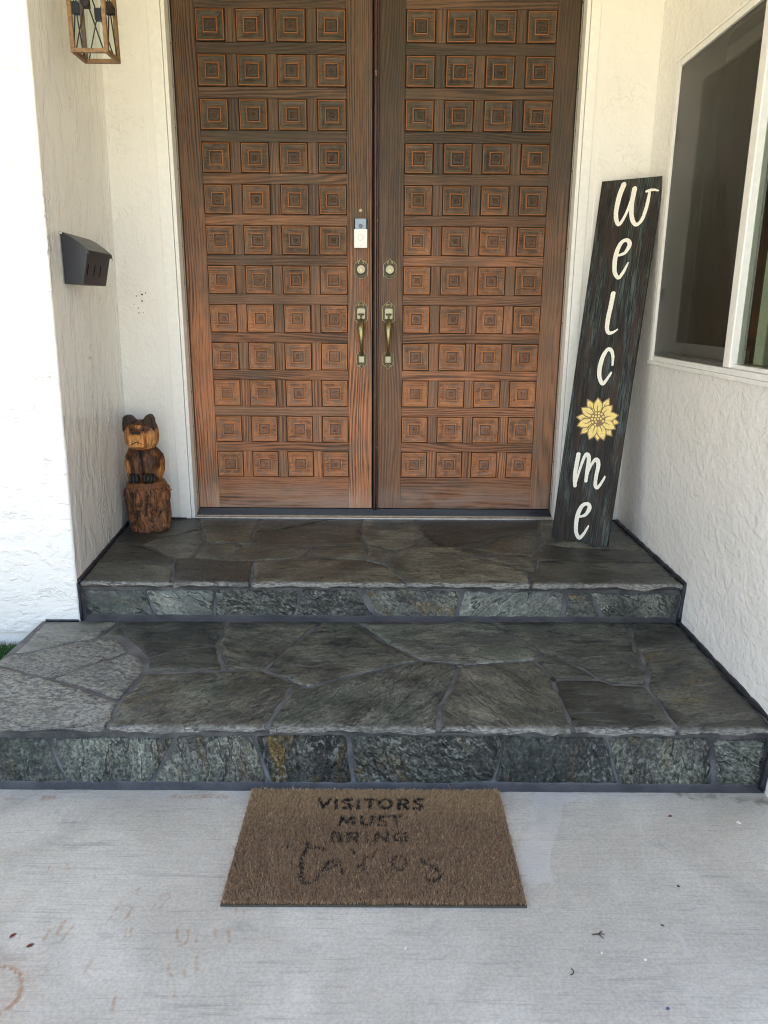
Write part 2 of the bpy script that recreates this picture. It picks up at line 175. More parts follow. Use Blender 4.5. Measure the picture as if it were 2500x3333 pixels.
stucco('stucco_side', (1, .9, .42), .0065, ridge_w=.7, rough=.22, gran=.08)
stucco('stucco_right', (1, .6, .9), .0036, ridge_w=.25, rough=.26, gran=.40)
stucco('stucco_back', (1, 1, 1), .0030, ((-1.062, -.9), (.9, .968)))

# ---- painted trim, plastics, metals
plain('trim_white', (.80, .80, .78), .35, .5, var=.03)
plain('vinyl_white', (.78, .78, .75), .3, .5, var=.04)
plain('sash_brown_white', (.55, .53, .47), .4, .5, var=.04)
plain('caulk', (.012, .014, .022), .45, .5, var=.3, bump=.002)
plain('black_rubber', (.022, .024, .030), .35, .5, var=.2)
plain('aluminium', (.50, .50, .50), .35, .5, .85, var=.15)
plain('brass_dark', (.050, .043, .030), .36, .5, .8, var=.5, vs=160, bump=.0004)
plain('brass', (.30, .26, .14), .36, .5, .9, var=.25, vs=120)
plain('brass_bright', (.42, .37, .23), .30, .5, .9, var=.12)
plain('nickel', (.27, .255, .20), .42, .5, .85, var=.08)
plain('mailbox_paint', (.017, .019, .028), .38, .4, var=.15, vs=12)
plain('black', (.004, .004, .004), .8, .2, var=0)
plain('iron', (.022, .018, .016), .6, .3, .1, var=.3)
plain('lantern_wood', (.19, .105, .045), .5, .4, var=.3, vs=60)
plain('bell_blue', (.22, .30, .40), .18, .6, var=.06)
plain('bell_white', (.80, .80, .78), .25, .5, var=.02)
plain('lens_glass', (.004, .005, .008), .04, .9, var=0)
plain('grey_ring', (.45, .45, .46), .3, .5, var=.02)
plain('interior', (.10, .095, .075), .8, .2, var=.2, vs=3)
plain('mat_back', (.07, .06, .045), .8, .2)
plain('twig', (.09, .07, .05), .8, .2)
plain('leaf_red', (.16, .035, .025), .6, .3)
plain('chip_white', (.8, .8, .75), .5, .4)
plain('chip_blue', (.10, .12, .22), .5, .4)
plain('ceiling_cream', (.72, .62, .36), .7, .2)
plain('roof_shingle', (.12, .11, .10), .9, .2)
plain('soil', (.42, .40, .27), .9, .2, var=.3, vs=2)
plain('eye_black', (.004, .004, .004), .08, .8, var=0)
plain('paw_black', (.014, .012, .012), .5, .4, bump=.001)

# ---- weathered oak of the doors
def wood(name, axis, edge=False, shade=1.0):
    t = NT(name); v = t.seeded()
    if axis == 'z': wave_map, pore_map, big = (1, 1, .11), (1, 1, .022), (1, 1, .25)
    else: wave_map, pore_map, big = (.13, 1, 1), (.022, 1, 1), (.25, 1, 1)
    wq = t.mapping(v, wave_map)
    n0 = t.noise(wq, 5, 2, .45, .3)
    crd = t.sep(v, 0 if axis == 'z' else 2)
    ph = t.math('ADD', t.math('MULTIPLY', crd, 430.0), t.math('MULTIPLY', n0, 80.0))
    ring = t.math('ADD', t.math('MULTIPLY', t.math('SINE', ph), .5), .5)
    ring = t.math('POWER', ring, .7)
    zone = t.sstep(t.noise(t.mapping(v, big), 6, 3, .5), .40, .60, .35, 1.0)
    ring = t.math('SUBTRACT', 1.0, t.math('MULTIPLY', t.math('SUBTRACT', 1.0, ring), zone))
    pores = t.noise(t.mapping(v, pore_map), 260, 5, .72)
    mid = t.noise(t.mapping(v, big), 16, 4, .6, .5)
    g = t.math('ADD', t.math('MULTIPLY', ring, .55), t.math('MULTIPLY', t.sstep(pores, .36, .64), .45))
    g = t.sstep(g, .22, .88)
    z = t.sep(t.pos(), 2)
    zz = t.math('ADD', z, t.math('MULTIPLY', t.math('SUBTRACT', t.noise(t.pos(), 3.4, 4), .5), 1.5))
    low = t.sstep(zz, .30, 1.95, 1., 0.)                               # finish orange below, dark brown above
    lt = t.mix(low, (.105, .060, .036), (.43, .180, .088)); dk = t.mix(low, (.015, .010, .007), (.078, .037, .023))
    c = t.mix(g, dk, lt)
    gry = t.sstep(t.noise(t.mapping(v, big), 9, 5, .65, .8), .50, .66)       # bare grey patches
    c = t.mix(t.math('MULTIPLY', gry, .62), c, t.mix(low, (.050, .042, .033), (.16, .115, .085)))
    org = t.sstep(mid, .56, .74)
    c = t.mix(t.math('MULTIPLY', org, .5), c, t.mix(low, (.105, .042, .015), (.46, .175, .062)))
    foot = t.sstep(z, .06, .20, 1., 0.)                                # scuffed pale kick zone
    c = t.mix(t.math('MULTIPLY', t.math('MULTIPLY', foot, t.sstep(mid, .30, .6)), .65), c, (.46, .33, .26))
    rd = t.rand(); rd2 = t.math('FRACT', t.math('MULTIPLY', rd, 37.7))
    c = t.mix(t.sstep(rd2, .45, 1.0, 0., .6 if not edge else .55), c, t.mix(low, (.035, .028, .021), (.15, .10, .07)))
    c = t.mix(1.0, c, t.mix(rd, (.66, .68, .70), (1.32, 1.24, 1.18)), 'MULTIPLY')
    hg = t.math('ADD', t.math('MULTIPLY', g, .6), t.math('MULTIPLY', pores, .5))
    if edge:
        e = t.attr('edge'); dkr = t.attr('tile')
        c = t.mix(t.sstep(t.noise(v, 24, 4, .6), .38, .62, .1, .8), c, t.mix(low, (.075, .062, .046), (.47, .205, .105)))
        c = t.mix(t.math('MULTIPLY', t.sstep(t.noise(t.vadd(v, (4, 4, 4)), 17, 4, .6), .50, .60), .55), c, t.mix(low, (.030, .025, .020), (.19, .14, .105)))
        ev = t.sstep(t.math('ADD', e, t.math('MULTIPLY', t.math('SUBTRACT', t.noise(v, 60, 3), .5), .9)), .40, .70)
        c = t.mix(t.math('MULTIPLY', ev, .85), c, t.mix(low, (.26, .095, .030), (.52, .205, .075)))
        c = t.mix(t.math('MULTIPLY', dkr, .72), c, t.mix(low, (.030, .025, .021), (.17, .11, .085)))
    if shade != 1.0: c = t.mix(1.0, c, (shade, shade, shade), 'MULTIPLY')
    MAT[name] = t.done(c, t.math('ADD', .42, t.math('MULTIPLY', pores, .18)), .38, 0, t.bump(hg, .0016, .8))
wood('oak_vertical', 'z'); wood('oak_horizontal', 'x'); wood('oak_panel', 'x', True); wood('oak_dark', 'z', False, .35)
t = NT('astragal_wood'); v = t.seeded()
a = t.noise(t.mapping(v, (1, 1, .05)), 160, 4, .6); b = t.noise(t.mapping(v, (1, 1, .5)), 40, 4)
c = t.mix(t.sstep(a, .3, .7), (.018, .008, .007), (.075, .030, .022))
c = t.mix(t.sstep(b, .66, .72), c, (.28, .17, .12))
MAT['astragal_wood'] = t.done(c, .3, .5, 0, t.bump(a, .001))

# ---- sealed quartzite
def stone(name, wall):
    t = NT(name); p = t.pos()
    if wall:
        c0 = t.n('CombineXYZ', 0, i0=t.sep(p, 0), i1=t.sep(p, 2), i2=t.sep(p, 1))
    else: c0 = p
    r = t.rand(); s3 = t.n('CombineXYZ', 0, i0=t.math('MULTIPLY', r, 31.7), i1=t.math('MULTIPLY', r, 17.3), i2=t.math('MULTIPLY', r, 9.1))
    rot = t.t.nodes.new('ShaderNodeVectorRotate'); rot.rotation_type = 'Z_AXIS'
    t.set(rot.inputs['Vector'], c0); t.set(rot.inputs['Angle'], t.attr('grain', 'OBJECT'))
    v = t.vadd(rot.outputs[0], s3)
    wv = t.vadd(v, t.vscale(t.n('TexNoise', 1, in_Vector=v, in_Scale=6.0), .022))
    streak = t.noise(t.mapping(wv, (.42, 1, 1)) if wall else t.mapping(wv, (.24, 1, 1)), 48, 7, .74)
    streak2 = t.noise(t.mapping(wv, (.3, 1, 1)), 13, 6, .66)
    blot = t.noise(v, 7, 5, .6)
    tone = t.attr('tone', 'OBJECT'); rough_a = t.attr('ragged', 'OBJECT'); och = t.attr('ochre', 'OBJECT')
    f = t.math('ADD', t.math('MULTIPLY', streak, .6), t.math('MULTIPLY', streak2, .4))
    cA = t.mix(t.sstep(f, .27, .73), (.016, .020, .019), (.118, .127, .114))
    warm = t.math('MULTIPLY', t.attr('warm', 'OBJECT'), .38)
    cB = t.mix(t.sstep(f, .27, .73), (.022, .020, .017), (.112, .100, .080))
    c = t.mix(warm, cA, cB)
    c = t.mix(t.sstep(t.noise(v, 4, 4), .50, .68, 0., .6), c, (.026, .040, .033))
    c = t.mix(1.0, c, t.mix(t.sstep(blot, .36, .64), (.62, .62, .64), (1.45, 1.42, 1.36)), 'MULTIPLY')
    c = t.mix(1.0, c, t.mix(r, (.48, .51, .54), (1.55, 1.53, 1.46)), 'MULTIPLY')          # green tinge
    hi = t.sstep(t.noise(t.mapping(wv, (.08, 1, 1)), 26, 4, .6), .66, .78)
    c = t.mix(t.math('MULTIPLY', hi, .28), c, (.16, .155, .135))
    c = t.mix(t.math('MULTIPLY', och, t.sstep(t.noise(t.mapping(v, (1, 3, 1)), 4.5, 4, .6, .6), .52, .68)), c, (.12, .075, .018))
    grit = t.noise(t.mapping(wv, (.8, 1, 1)) if wall else t.mapping(wv, (.6, 1, 1)), 105, 6, .8)
    c = t.mix(.9 if wall else .62, c, t.mix(t.sstep(grit, .38, .62), (.30, .30, .30), (2.1, 2.1, 2.05)), 'MULTIPLY')
    c = t.mix(tone, c, t.mix(t.sstep(f, .3, .7), (.24, .24, .22), (.40, .40, .37)))
    chop = t.noise(t.mapping(wv, (.75, 1, 1)), 78, 5, .66, .5)
    crev = t.math('MULTIPLY', t.math('MAXIMUM', rough_a, t.math('MULTIPLY', tone, .8)), .9)  # light and dark of the chopped relief put into the colour
    c = t.mix(crev, c, t.mix(t.sstep(chop, .38, .62), (.42, .42, .42), (1.5, 1.5, 1.46)), 'MULTIPLY')
    edge = t.attr('edge')                                               # chipped pale rim
    er = t.noise(t.vadd(p, s3), 7, 3, .5)
    ecol = t.mix(t.sstep(t.noise(t.mapping(p, (1, 1, 5)), 55, 4, .7), .36, .62), (.06, .055, .046), (.30, .29, .265))
    c = t.mix(t.math('MULTIPLY', edge, t.sstep(t.math('ADD', er, t.math('MULTIPLY', t.noise(p, 45, 4, .65), .5)), .58, .80, .35, 1.)), c, ecol)
    flake = t.n('TexVoronoi', 0, in_Vector=t.mapping(wv, (.45, 1, 1)), in_Scale=95.0)
    spark = t.math('MULTIPLY', rough_a, t.sstep(t.math('ADD', chop, t.math('MULTIPLY', flake, .18)), .62, .74))
    spark = t.math('MULTIPLY', spark, t.sstep(t.noise(p, 9, 2), .40, .62))
    c = t.mix(t.math('MULTIPLY', spark, .8), c, (.33, .34, .31))
    ln = t.math('MULTIPLY', t.noise(t.mapping(wv, (.35, 1, 1)), 5.5, 5, .55), 8.0); fr_ = t.math('FRACT', ln)
    layer = t.math('ADD', t.math('FLOOR', ln), t.sstep(fr_, .86, 1.0))          # cleft layers
    c = t.mix(t.math('MULTIPLY', t.sstep(fr_, .84, .93), t.sstep(fr_, 1.0, .95)), c, t.mix(1.0, c, (.35, .36, .38) if wall else (.55, .55, .57), 'MULTIPLY'))
    c = t.mix(t.sstep(fr_, .10, .0, 0., .45 if wall else .22), c, t.mix(1.0, c, (2.2, 2.2, 2.1), 'MULTIPLY'))
    h = t.math('ADD', t.math('MULTIPLY', streak, .8), t.math('MULTIPLY', layer, .55))
    h = t.math('ADD', h, t.math('MULTIPLY', chop, t.math('ADD', .35, t.math('MULTIPLY', rough_a, 4.2))))
    h = t.math('ADD', h, t.math('MULTIPLY', t.noise(p, 300, 2), .12))
    rg = t.math('ADD', t.math('MULTIPLY', blot, .30), t.math('ADD', .24, t.math('MULTIPLY', tone, .3)))
    MAT[name] = t.done(c, rg, .5, 0, t.bump(h, .0055))
stone('stone_top', False); stone('stone_face', True)
t = NT('mortar'); p = t.pos()
s1 = t.noise(p, 420, 2, .6); s2 = t.noise(p, 12, 4)
c = t.mix(t.sstep(s2, .35, .65), (.052, .053, .057), (.118, .118, .120))
c = t.mix(t.sstep(s1, .62, .70), c, (.24, .24, .24)); c = t.mix(t.sstep(s1, .74, .78), c, (.7, .7, .7))
c = t.mix(t.math('MULTIPLY', t.attr('bevel'), .75), c, (.012, .013, .017))
MAT['mortar'] = t.done(c, .5, .45, 0, t.bump(t.noise(p, 150, 4, .6), .0028))

# ---- concrete with broom lines, stains
t = NT('concrete'); p = t.pos()
br = t.noise(t.mapping(p, (.035, 1, 1)), 260, 3, .6); br2 = t.noise(t.mapping(p, (.06, 1, 1)), 60, 4, .6)
bl = t.noise(p, 3.2, 6, .62, .5); bl2 = t.noise(p, 14, 5, .6)
c = t.mix(t.sstep(bl, .34, .68), (.43, .405, .355), (.55, .525, .47))
c = t.mix(t.sstep(bl2, .40, .72, 0., .5), c, (.47, .435, .375))
x = t.sep(p, 0)
line = t.math('MULTIPLY', t.sstep(br2, .56, .70), t.sstep(t.noise(p, 2.5, 3), .42, .6))
c = t.mix(t.math('MULTIPLY', line, .45), c, (.22, .205, .19))
c = t.mix(t.sstep(br, .56, .70, 0., .35), c, (.22, .21, .20))
c = t.mix(t.sstep(t.noise(t.vadd(p, (3.1, 7.7, 0)), 5, 4, .6, .6), .60, .72, 0., .34), c, (.21, .215, .225))
pit = t.sstep(t.noise(p, 260, 2), .76, .80); c = t.mix(t.math('MULTIPLY', pit, .5), c, (.16, .14, .12))
gr = t.noise(p, 130, 3, .7); c = t.mix(.5, c, t.mix(t.sstep(gr, .35, .65), (.78, .78, .78), (1.16, 1.16, 1.15)), 'MULTIPLY')
c = t.mix(t.math('MULTIPLY', t.attr('pale'), .55), c, (.55, .54, .53))
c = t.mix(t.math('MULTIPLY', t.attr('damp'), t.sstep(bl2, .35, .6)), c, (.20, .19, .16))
rs = t.math('MULTIPLY', t.attr('rust'), t.sstep(t.noise(p, 90, 4, .6), .34, .56))
c = t.mix(t.math('MULTIPLY', rs, .8), c, (.34, .175, .09))
h = t.math('ADD', t.math('MULTIPLY', br, .55), t.math('MULTIPLY', bl2, .35)); h = t.math('ADD', h, t.math('MULTIPLY', br2, .5))
MAT['concrete'] = t.done(c, .62, .35, 0, t.bump(h, .0012))

# ---- sign board: dark stain with teal dry-brushing
t = NT('sign_board'); v = t.obj()
g1 = t.noise(t.mapping(v, (1, .035, 1)), 230, 4, .62); g2 = t.noise(t.mapping(v, (1, .10, 1)), 34, 4, .62, .4); g3 = t.noise(t.mapping(v, (1, .4, 1)), 7, 4, .6)
c = t.mix(t.sstep(g1, .3, .7), (.007, .007, .007), (.034, .029, .026))
c = t.mix(t.math('MULTIPLY', t.sstep(g2, .48, .64), .6), c, (.058, .034, .025))
teal = t.math('MULTIPLY', t.sstep(g2, .40, .30), t.sstep(t.math('ADD', g1, t.math('MULTIPLY', g3, .6)), .70, .92))
teal = t.math('MULTIPLY', t.sstep(g3, .42, .56), t.sstep(g1, .42, .62))
teal = t.math('MULTIPLY', teal, t.sstep(t.noise(t.mapping(v, (1, .12, 1)), 22, 3), .42, .54))
c = t.mix(t.math('MULTIPLY', teal, .52), c, (.11, .175, .172))
MAT['sign_board'] = t.done(c, .6, .22, 0, t.bump(g1, .0008))
plain('sign_paint_white', (.80, .78, .70), .6, .3, var=.05, vs=120, bump=.0004)
plain('sign_paint_yellow', (.84, .66, .24), .6, .3, var=.12, vs=90)
plain('sign_paint_brown', (.27, .165, .09), .6, .3, var=.06)

# ---- carved bear: colours carried by the wood itself
t = NT('carved_wood'); p = t.obj()
ca = t.attr('paint', out='Color'); n = t.noise(t.mapping(p, (1, 1, .18)), 120, 4, .6); n2 = t.noise(p, 40, 4)
c = t.mix(1.0, ca, t.mix(t.sstep(n, .3, .72), (.50, .46, .42), (1.5, 1.45, 1.35)), 'MULTIPLY')
MAT['carved_wood'] = t.done(c, .6, .3, 0, t.bump(t.math('ADD', t.math('MULTIPLY', n, .7), t.math('MULTIPLY', n2, .4)), .0022))
t = NT('bark'); p = t.obj()
q = t.mapping(p, (1, 1, .42)); a = t.noise(q, 34, 6, .65, 1.2); b = t.noise(q, 110, 4, .62, .8); f3 = t.noise(p, 9, 3)
c = t.mix(t.sstep(a, .34, .66), (.022, .010, .007), (.36, .150, .070))
c = t.mix(t.math('MULTIPLY', t.sstep(b, .55, .68), t.sstep(f3, .50, .62)), c, (.26, .20, .16))
c = t.mix(t.math('MULTIPLY', t.sstep(b, .5, .35), .6), c, (.05, .022, .014))
MAT['bark'] = t.done(c, .6, .3, 0, t.bump(t.math('ADD', a, t.math('MULTIPLY', b, .5)), .012))
t = NT('coir'); ca = t.attr('fibre', out='Color')
MAT['coir'] = t.done(ca, .75, .25)
t = NT('turf'); ca = t.attr('fibre', out='Color'); MAT['turf'] = t.done(ca, .5, .3)

# ---- glass and screen
def glass(name, tint, refl):
    t = NT(name); t.t.nodes.remove(t.b)
    tr = t.t.nodes.new('ShaderNodeBsdfTransparent'); tr.inputs[0].default_value = (*tint, 1)
    gl = t.t.nodes.new('ShaderNodeBsdfGlossy'); gl.inputs['Roughness'].default_value = .015; gl.inputs[0].default_value = (.95, 1, .96, 1)
    fr = t.n('Fresnel', 0, i0=1.5); fr = t.math('MULTIPLY', fr, refl, clamp=True)
    mx = t.t.nodes.new('ShaderNodeMixShader'); t.set(mx.inputs[0], fr)
    t.t.links.new(tr.outputs[0], mx.inputs[1]); t.t.links.new(gl.outputs[0], mx.inputs[2]); t.t.links.new(mx.outputs[0], t.out.inputs[0])
    MAT[name] = t.m
glass('window_glass', (.62, .72, .60), 1.1); glass('clear_glass', (.90, .93, .88), .30)
t = NT('insect_screen'); tr = t.t.nodes.new('ShaderNodeBsdfTransparent'); mx = t.t.nodes.new('ShaderNodeMixShader')
mx.inputs[0].default_value = .73; t.t.links.new(tr.outputs[0], mx.inputs[1]); t.t.links.new(t.b.outputs[0], mx.inputs[2]); t.t.links.new(mx.outputs[0], t.out.inputs[0])
t.b.inputs['Base Color'].default_value = (.022, .020, .013, 1); t.b.inputs['Roughness'].default_value = .45; MAT['insect_screen'] = t.m
t = NT('curtain'); v = t.pos(); n = t.noise(t.mapping(v, (1, 1, .04)), 60, 4)
MAT['curtain'] = t.done(t.mix(n, (.075, .07, .042), (.16, .15, .10)), .8, .2)

# ------------------------------------------------------------------ object helpers
def link(o, parent=None):
    COL.objects.link(o)
    if parent is not None: o.parent = parent
    return o
def thing(name, label, cat, loc=(0, 0, 0), group=None, matrix=None):
    o = bpy.data.objects.new(name, None); link(o)
    o.empty_display_size = .05
    if matrix is not None: o.matrix_world = matrix
    else: o.location = loc
    o['label'] = label; o['category'] = cat
    if group: o['group'] = group
    return o
def origin(parent):
    c = Vector((0, 0, 0)); q = parent
    while q is not None: c = c + q.location; q = q.parent
    return c
def meshobj(name, verts, faces, mat, parent=None, smooth=False, local=False, attrs=None, mats=None, fm=None, loc=None):
    """verts in world metres unless local; stored relative to the parent's (or own) origin"""
    off = Vector((0, 0, 0))
    if not local:
        if parent is not None: off = origin(parent)
        elif loc is not None: off = Vector(loc)
    me = bpy.data.meshes.new(name)
    V = np.asarray(verts, dtype=float).reshape(-1, 3) - np.array(off)
    me.from_pydata(V.tolist(), [], faces)
    if attrs:
        for k, vals in attrs.items():
            vals = np.asarray(vals, dtype=np.float32)
            if vals.ndim == 1: a = me.attributes.new(k, 'FLOAT', 'POINT'); a.data.foreach_set('value', vals)
            else: a = me.attributes.new(k, 'FLOAT_COLOR', 'POINT'); a.data.foreach_set('color', vals.ravel())
    for m in (mats or [mat]): me.materials.append(MAT[m])
    if fm is not None: me.polygons.foreach_set('material_index', fm)
    if smooth: me.polygons.foreach_set('use_smooth', [True] * len(me.polygons))
    me.update()
    o = bpy.data.objects.new(name, me); link(o, parent)
    if parent is None and loc is not None: o.location = loc
    return o
class MB:
    def __init__(s): s.v = []; s.f = []
    def add(s, v, f):
        n = len(s.v); s.v += [tuple(x) for x in v]; s.f += [tuple(i + n for i in q) for q in f]
    def box(s, x0, x1, y0, y1, z0, z1, b=0.0):
        x0, x1 = min(x0, x1), max(x0, x1); y0, y1 = min(y0, y1), max(y0, y1); z0, z1 = min(z0, z1), max(z0, z1)
        if b <= 0:
            s.add([(x, y, z) for x in (x0, x1) for y in (y0, y1) for z in (z0, z1)],
                  [(0, 1, 3, 2), (4, 6, 7, 5), (0, 4, 5, 1), (2, 3, 7, 6), (0, 2, 6, 4), (1, 5, 7, 3)])
            return
        bm = bmesh.new(); bmesh.ops.create_cube(bm, size=1.0)
        for w in bm.verts: w.co = Vector(((x0 + x1) / 2 + w.co.x * (x1 - x0), (y0 + y1) / 2 + w.co.y * (y1 - y0), (z0 + z1) / 2 + w.co.z * (z1 - z0)))
        bmesh.ops.bevel(bm, geom=bm.edges[:], offset=b, segments=2, profile=.5, affect='EDGES')
        bm.verts.index_update(); s.add([w.co[:] for w in bm.verts], [[q.index for q in f.verts] for f in bm.faces]); bm.free()
    def face_box(s, x0, x1, y, yb, z0, z1, b):
        """board facing -y with chamfered front arrises"""
        v = [(x0, yb, z0), (x1, yb, z0), (x1, yb, z1), (x0, yb, z1), (x0, y + b, z0), (x1, y + b, z0), (x1, y + b, z1), (x0, y + b, z1),
             (x0 + b, y, z0 + b), (x1 - b, y, z0 + b), (x1 - b, y, z1 - b), (x0 + b, y, z1 - b)]
        f = [(8, 9, 10, 11)] + [(a, b_, b_ + 4, a + 4) for a, b_ in ((4, 5), (5, 6), (6, 7), (7, 4))] + [(a, b_, b_ + 4, a + 4) for a, b_ in ((0, 1), (1, 2), (2, 3), (3, 0))]
        s.add(v, f)
    def tube(s, pts, r, n=8, caps=True):
        pts = [Vector(p) for p in pts]; R = r if isinstance(r, (list, tuple)) else [r] * len(pts); vs_, fs = [], []
        ref = None
        for i, p in enumerate(pts):
            d = (pts[min(i + 1, len(pts) - 1)] - pts[max(i - 1, 0)]).normalized()
            if ref is None: ref = d.cross(Vector((.3, .5, .81))).normalized()
            a = (ref - d * ref.dot(d)).normalized(); b = d.cross(a); ref = a
            for k in range(n):
                t_ = 2 * math.pi * k / n; vs_.append(p + (a * math.cos(t_) + b * math.sin(t_)) * R[i])
        for i in range(len(pts) - 1):
            for k in range(n): fs.append((i * n + k, i * n + (k + 1) % n, (i + 1) * n + (k + 1) % n, (i + 1) * n + k))
        if caps: fs.append(tuple(range(n))[::-1]); fs.append(tuple((len(pts) - 1) * n + k for k in range(n)))
        s.add(vs_, fs)
    def disc(s, c, r, y0, y1, n=24, b=0.0):
        """short cylinder facing -y at (x,z)=c"""
        rings = [(r, y1), (r, y0 + b), (r - b, y0)] if b else [(r, y1), (r, y0)]
        vs_ = []; fs = []
        for rr, y in rings:
            for k in range(n): vs_.append((c[0] + rr * math.cos(2 * math.pi * k / n), y, c[1] + rr * math.sin(2 * math.pi * k / n)))
        for i in range(len(rings) - 1):
            for k in range(n): fs.append((i * n + k, i * n + (k + 1) % n, (i + 1) * n + (k + 1) % n, (i + 1) * n + k))
        fs.append(tuple((len(rings) - 1) * n + k for k in range(n))); s.add(vs_, fs)
    def plate(s, outline, y0, y1, b=0.0):
        """outline (x,z) extruded from y1 (back) to y0 (front), edge chamfer b"""
        n = len(outline); cx = sum(p[0] for p in outline) / n; cz = sum(p[1] for p in outline) / n
        w = max(abs(p[0] - cx) for p in outline)
        rings = [[(x, y1, z) for x, z in outline], [(x, y0 + b, z) for x, z in outline]]
        if b: k = 1 - b / w; rings.append([(cx + (x - cx) * k, y0, cz + (z - cz) * k) for x, z in outline])
        vs_ = sum(rings, []); fs = []
        for i in range(len(rings) - 1):
            for k in range(n): fs.append((i * n + k, i * n + (k + 1) % n, (i + 1) * n + (k + 1) % n, (i + 1) * n + k))
        fs.append(tuple((len(rings) - 1) * n + k for k in range(n))); s.add(vs_, fs)
    def build(s, name, mat, parent=None, **kw): return meshobj(name, s.v, s.f, mat, parent, **kw)
def part_copy(src, name, parent, loc):
    c = src.copy(); COL.objects.link(c); c.name = name; c.parent = parent; c.location = loc
    for ch in src.children:
        d = ch.copy(); COL.objects.link(d); d.parent = c; d.location = ch.location
    return c
def struct(o): o['kind'] = 'structure'; return o
def fbm(x, y, z, o=3): return mnoise.fractal(Vector((x, y, z)), 1.0, 2.0, o)
# ================================================================== GROUND
def ground():
    xs = sorted(set([-12, -6, -3, -2, -1.6] + [round(x, 4) for x in np.arange(-1.42, 1.42, .004)] + [1.6, 2, 3, 6, 12]))
    ys = sorted(set([-7.5, -6, -4.5, -3.5, -3.0] + [round(y, 4) for y in np.arange(-2.72, -1.79, .004)] + [-1.7, -1.2, -.6]))
    X, Y = np.meshgrid(xs, ys); nx, ny = len(xs), len(ys)
    P = np.stack([X.ravel(), Y.ravel()], 1)
    def pl(pts, Q):
        d = np.full(len(Q), 9.)
        for a, b in zip(pts[:-1], pts[1:]):
            a = np.array(a); b = np.array(b); ab = b - a; L2 = max(ab @ ab, 1e-9)
            tt = np.clip(((Q - a) @ ab) / L2, 0, 1); d = np.minimum(d, np.hypot(*(Q - a - tt[:, None] * ab).T))
        return d
    sel = (np.abs(P[:, 0]) < 1.42) & (P[:, 1] > -2.74) & (P[:, 1] < -1.78); Q = P[sel]
    jit = np.array([fbm(x * 30, y * 30, 1) for x, y in Q]) ; jit2 = np.array([fbm(x * 9, y * 9, 5) for x, y in Q])
    rust = np.zeros(len(Q))
    for l in RU:
        r = .0028 + .002 * random.random(); rust = np.maximum(rust, (.55 + .35 * random.random()) * np.clip(1.3 - (pl(l, Q) + jit * .002) / r, 0, 1))
    d = pl(RING, Q); rust = np.maximum(rust, np.clip(1.35 - (d + jit * .004) / .007, 0, 1)); rust = np.maximum(rust, .34 * np.exp(-(d / .035) ** 2))
    c = np.array(RING).mean(0); rust = np.maximum(rust, .5 * np.clip(1 - np.hypot(*(Q - c - np.array([-.01, -.03])).T) / .10 + jit2 * .5, 0, 1))
    for k, l in enumerate(RL): rust = np.maximum(rust, (.75 if k < 2 else .3) * np.clip(1.2 - (pl(l, Q) + jit * .006) / (.012 if k < 2 else .004), 0, 1))
    # pale patch
    poly = np.array(LP) ; inside = np.zeros(len(Q), bool); x, y = Q[:, 0] + jit * .004, Q[:, 1] + jit * .004
    for i in range(len(poly)):
        x0, y0 = poly[i]; x1, y1 = poly[i - 1]
        cr = ((y0 > y) != (y1 > y)) & (x < (x1 - x0) * (y - y0) / (y1 - y0 + 1e-12) + x0); inside ^= cr
    pale = inside * (.75 + .4 * jit2)
    for l in LS: pale = np.maximum(pale, .9 * np.clip(1.2 - (pl(l, Q) + jit * .003) / .006, 0, 1))
    damp = np.zeros(len(Q))
    for l in DK: damp = np.maximum(damp, np.clip(1.2 - (pl(l, Q) + jit * .02) / .022, 0, 1))
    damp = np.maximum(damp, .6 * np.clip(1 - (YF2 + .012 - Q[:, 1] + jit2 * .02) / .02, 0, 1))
    A = {k: np.zeros(len(P)) for k in ('rust', 'pale', 'damp')}
    A['rust'][sel] = rust; A['pale'][sel] = np.clip(pale, 0, 1); A['damp'][sel] = np.clip(damp, 0, 1)
    V = np.column_stack([P, np.full(len(P), Z2)])
    F = [(j * nx + i, j * nx + i + 1, (j + 1) * nx + i + 1, (j + 1) * nx + i) for j in range(ny - 1) for i in range(nx - 1)]
    struct(meshobj('concrete_path', V, F, 'concrete', attrs=A))
    m = MB(); m.box(-150, 150, -150, 150, Z2 - .30, Z2 - .012); struct(m.build('ground', 'soil'))
ground()

ZG = -.268
# raised turf left of the step
def turf():
    n = 14000; x = rng.uniform(-1.9, -1.335, n); y = rng.uniform(-1.72, -1.06, n); h = rng.uniform(.018, .034, n); a = rng.uniform(0, 6.28, n)
    dx, dy = np.cos(a) * .0016, np.sin(a) * .0016; lx, ly = rng.normal(0, .008, n), rng.normal(0, .008, n)
    z = ZG + .001; m = MB(); m.box(-2.6, -1.346, -1.75, -1.039, Z2 - .1, ZG); struct(m.build('lawn_bed', 'soil'))
    V = np.stack([np.column_stack([x - dx, y - dy, np.full(n, z)]), np.column_stack([x + dx, y + dy, np.full(n, z)]), np.column_stack([x + lx, y + ly, z + h])], 1).reshape(-1, 3)
    F = [(3 * i, 3 * i + 1, 3 * i + 2) for i in range(n)]
    g = rng.uniform(.5, 1.3, n); c = np.column_stack([.035 * g, .14 * g, .035 * g, np.ones(n)]).repeat(3, 0)
    o = meshobj('artificial_grass', V, F, 'turf', attrs={'fibre': c}); o['kind'] = 'stuff'; o['label'] = 'short green artificial grass beside the left end of the lower step'; o['category'] = 'grass'
turf()

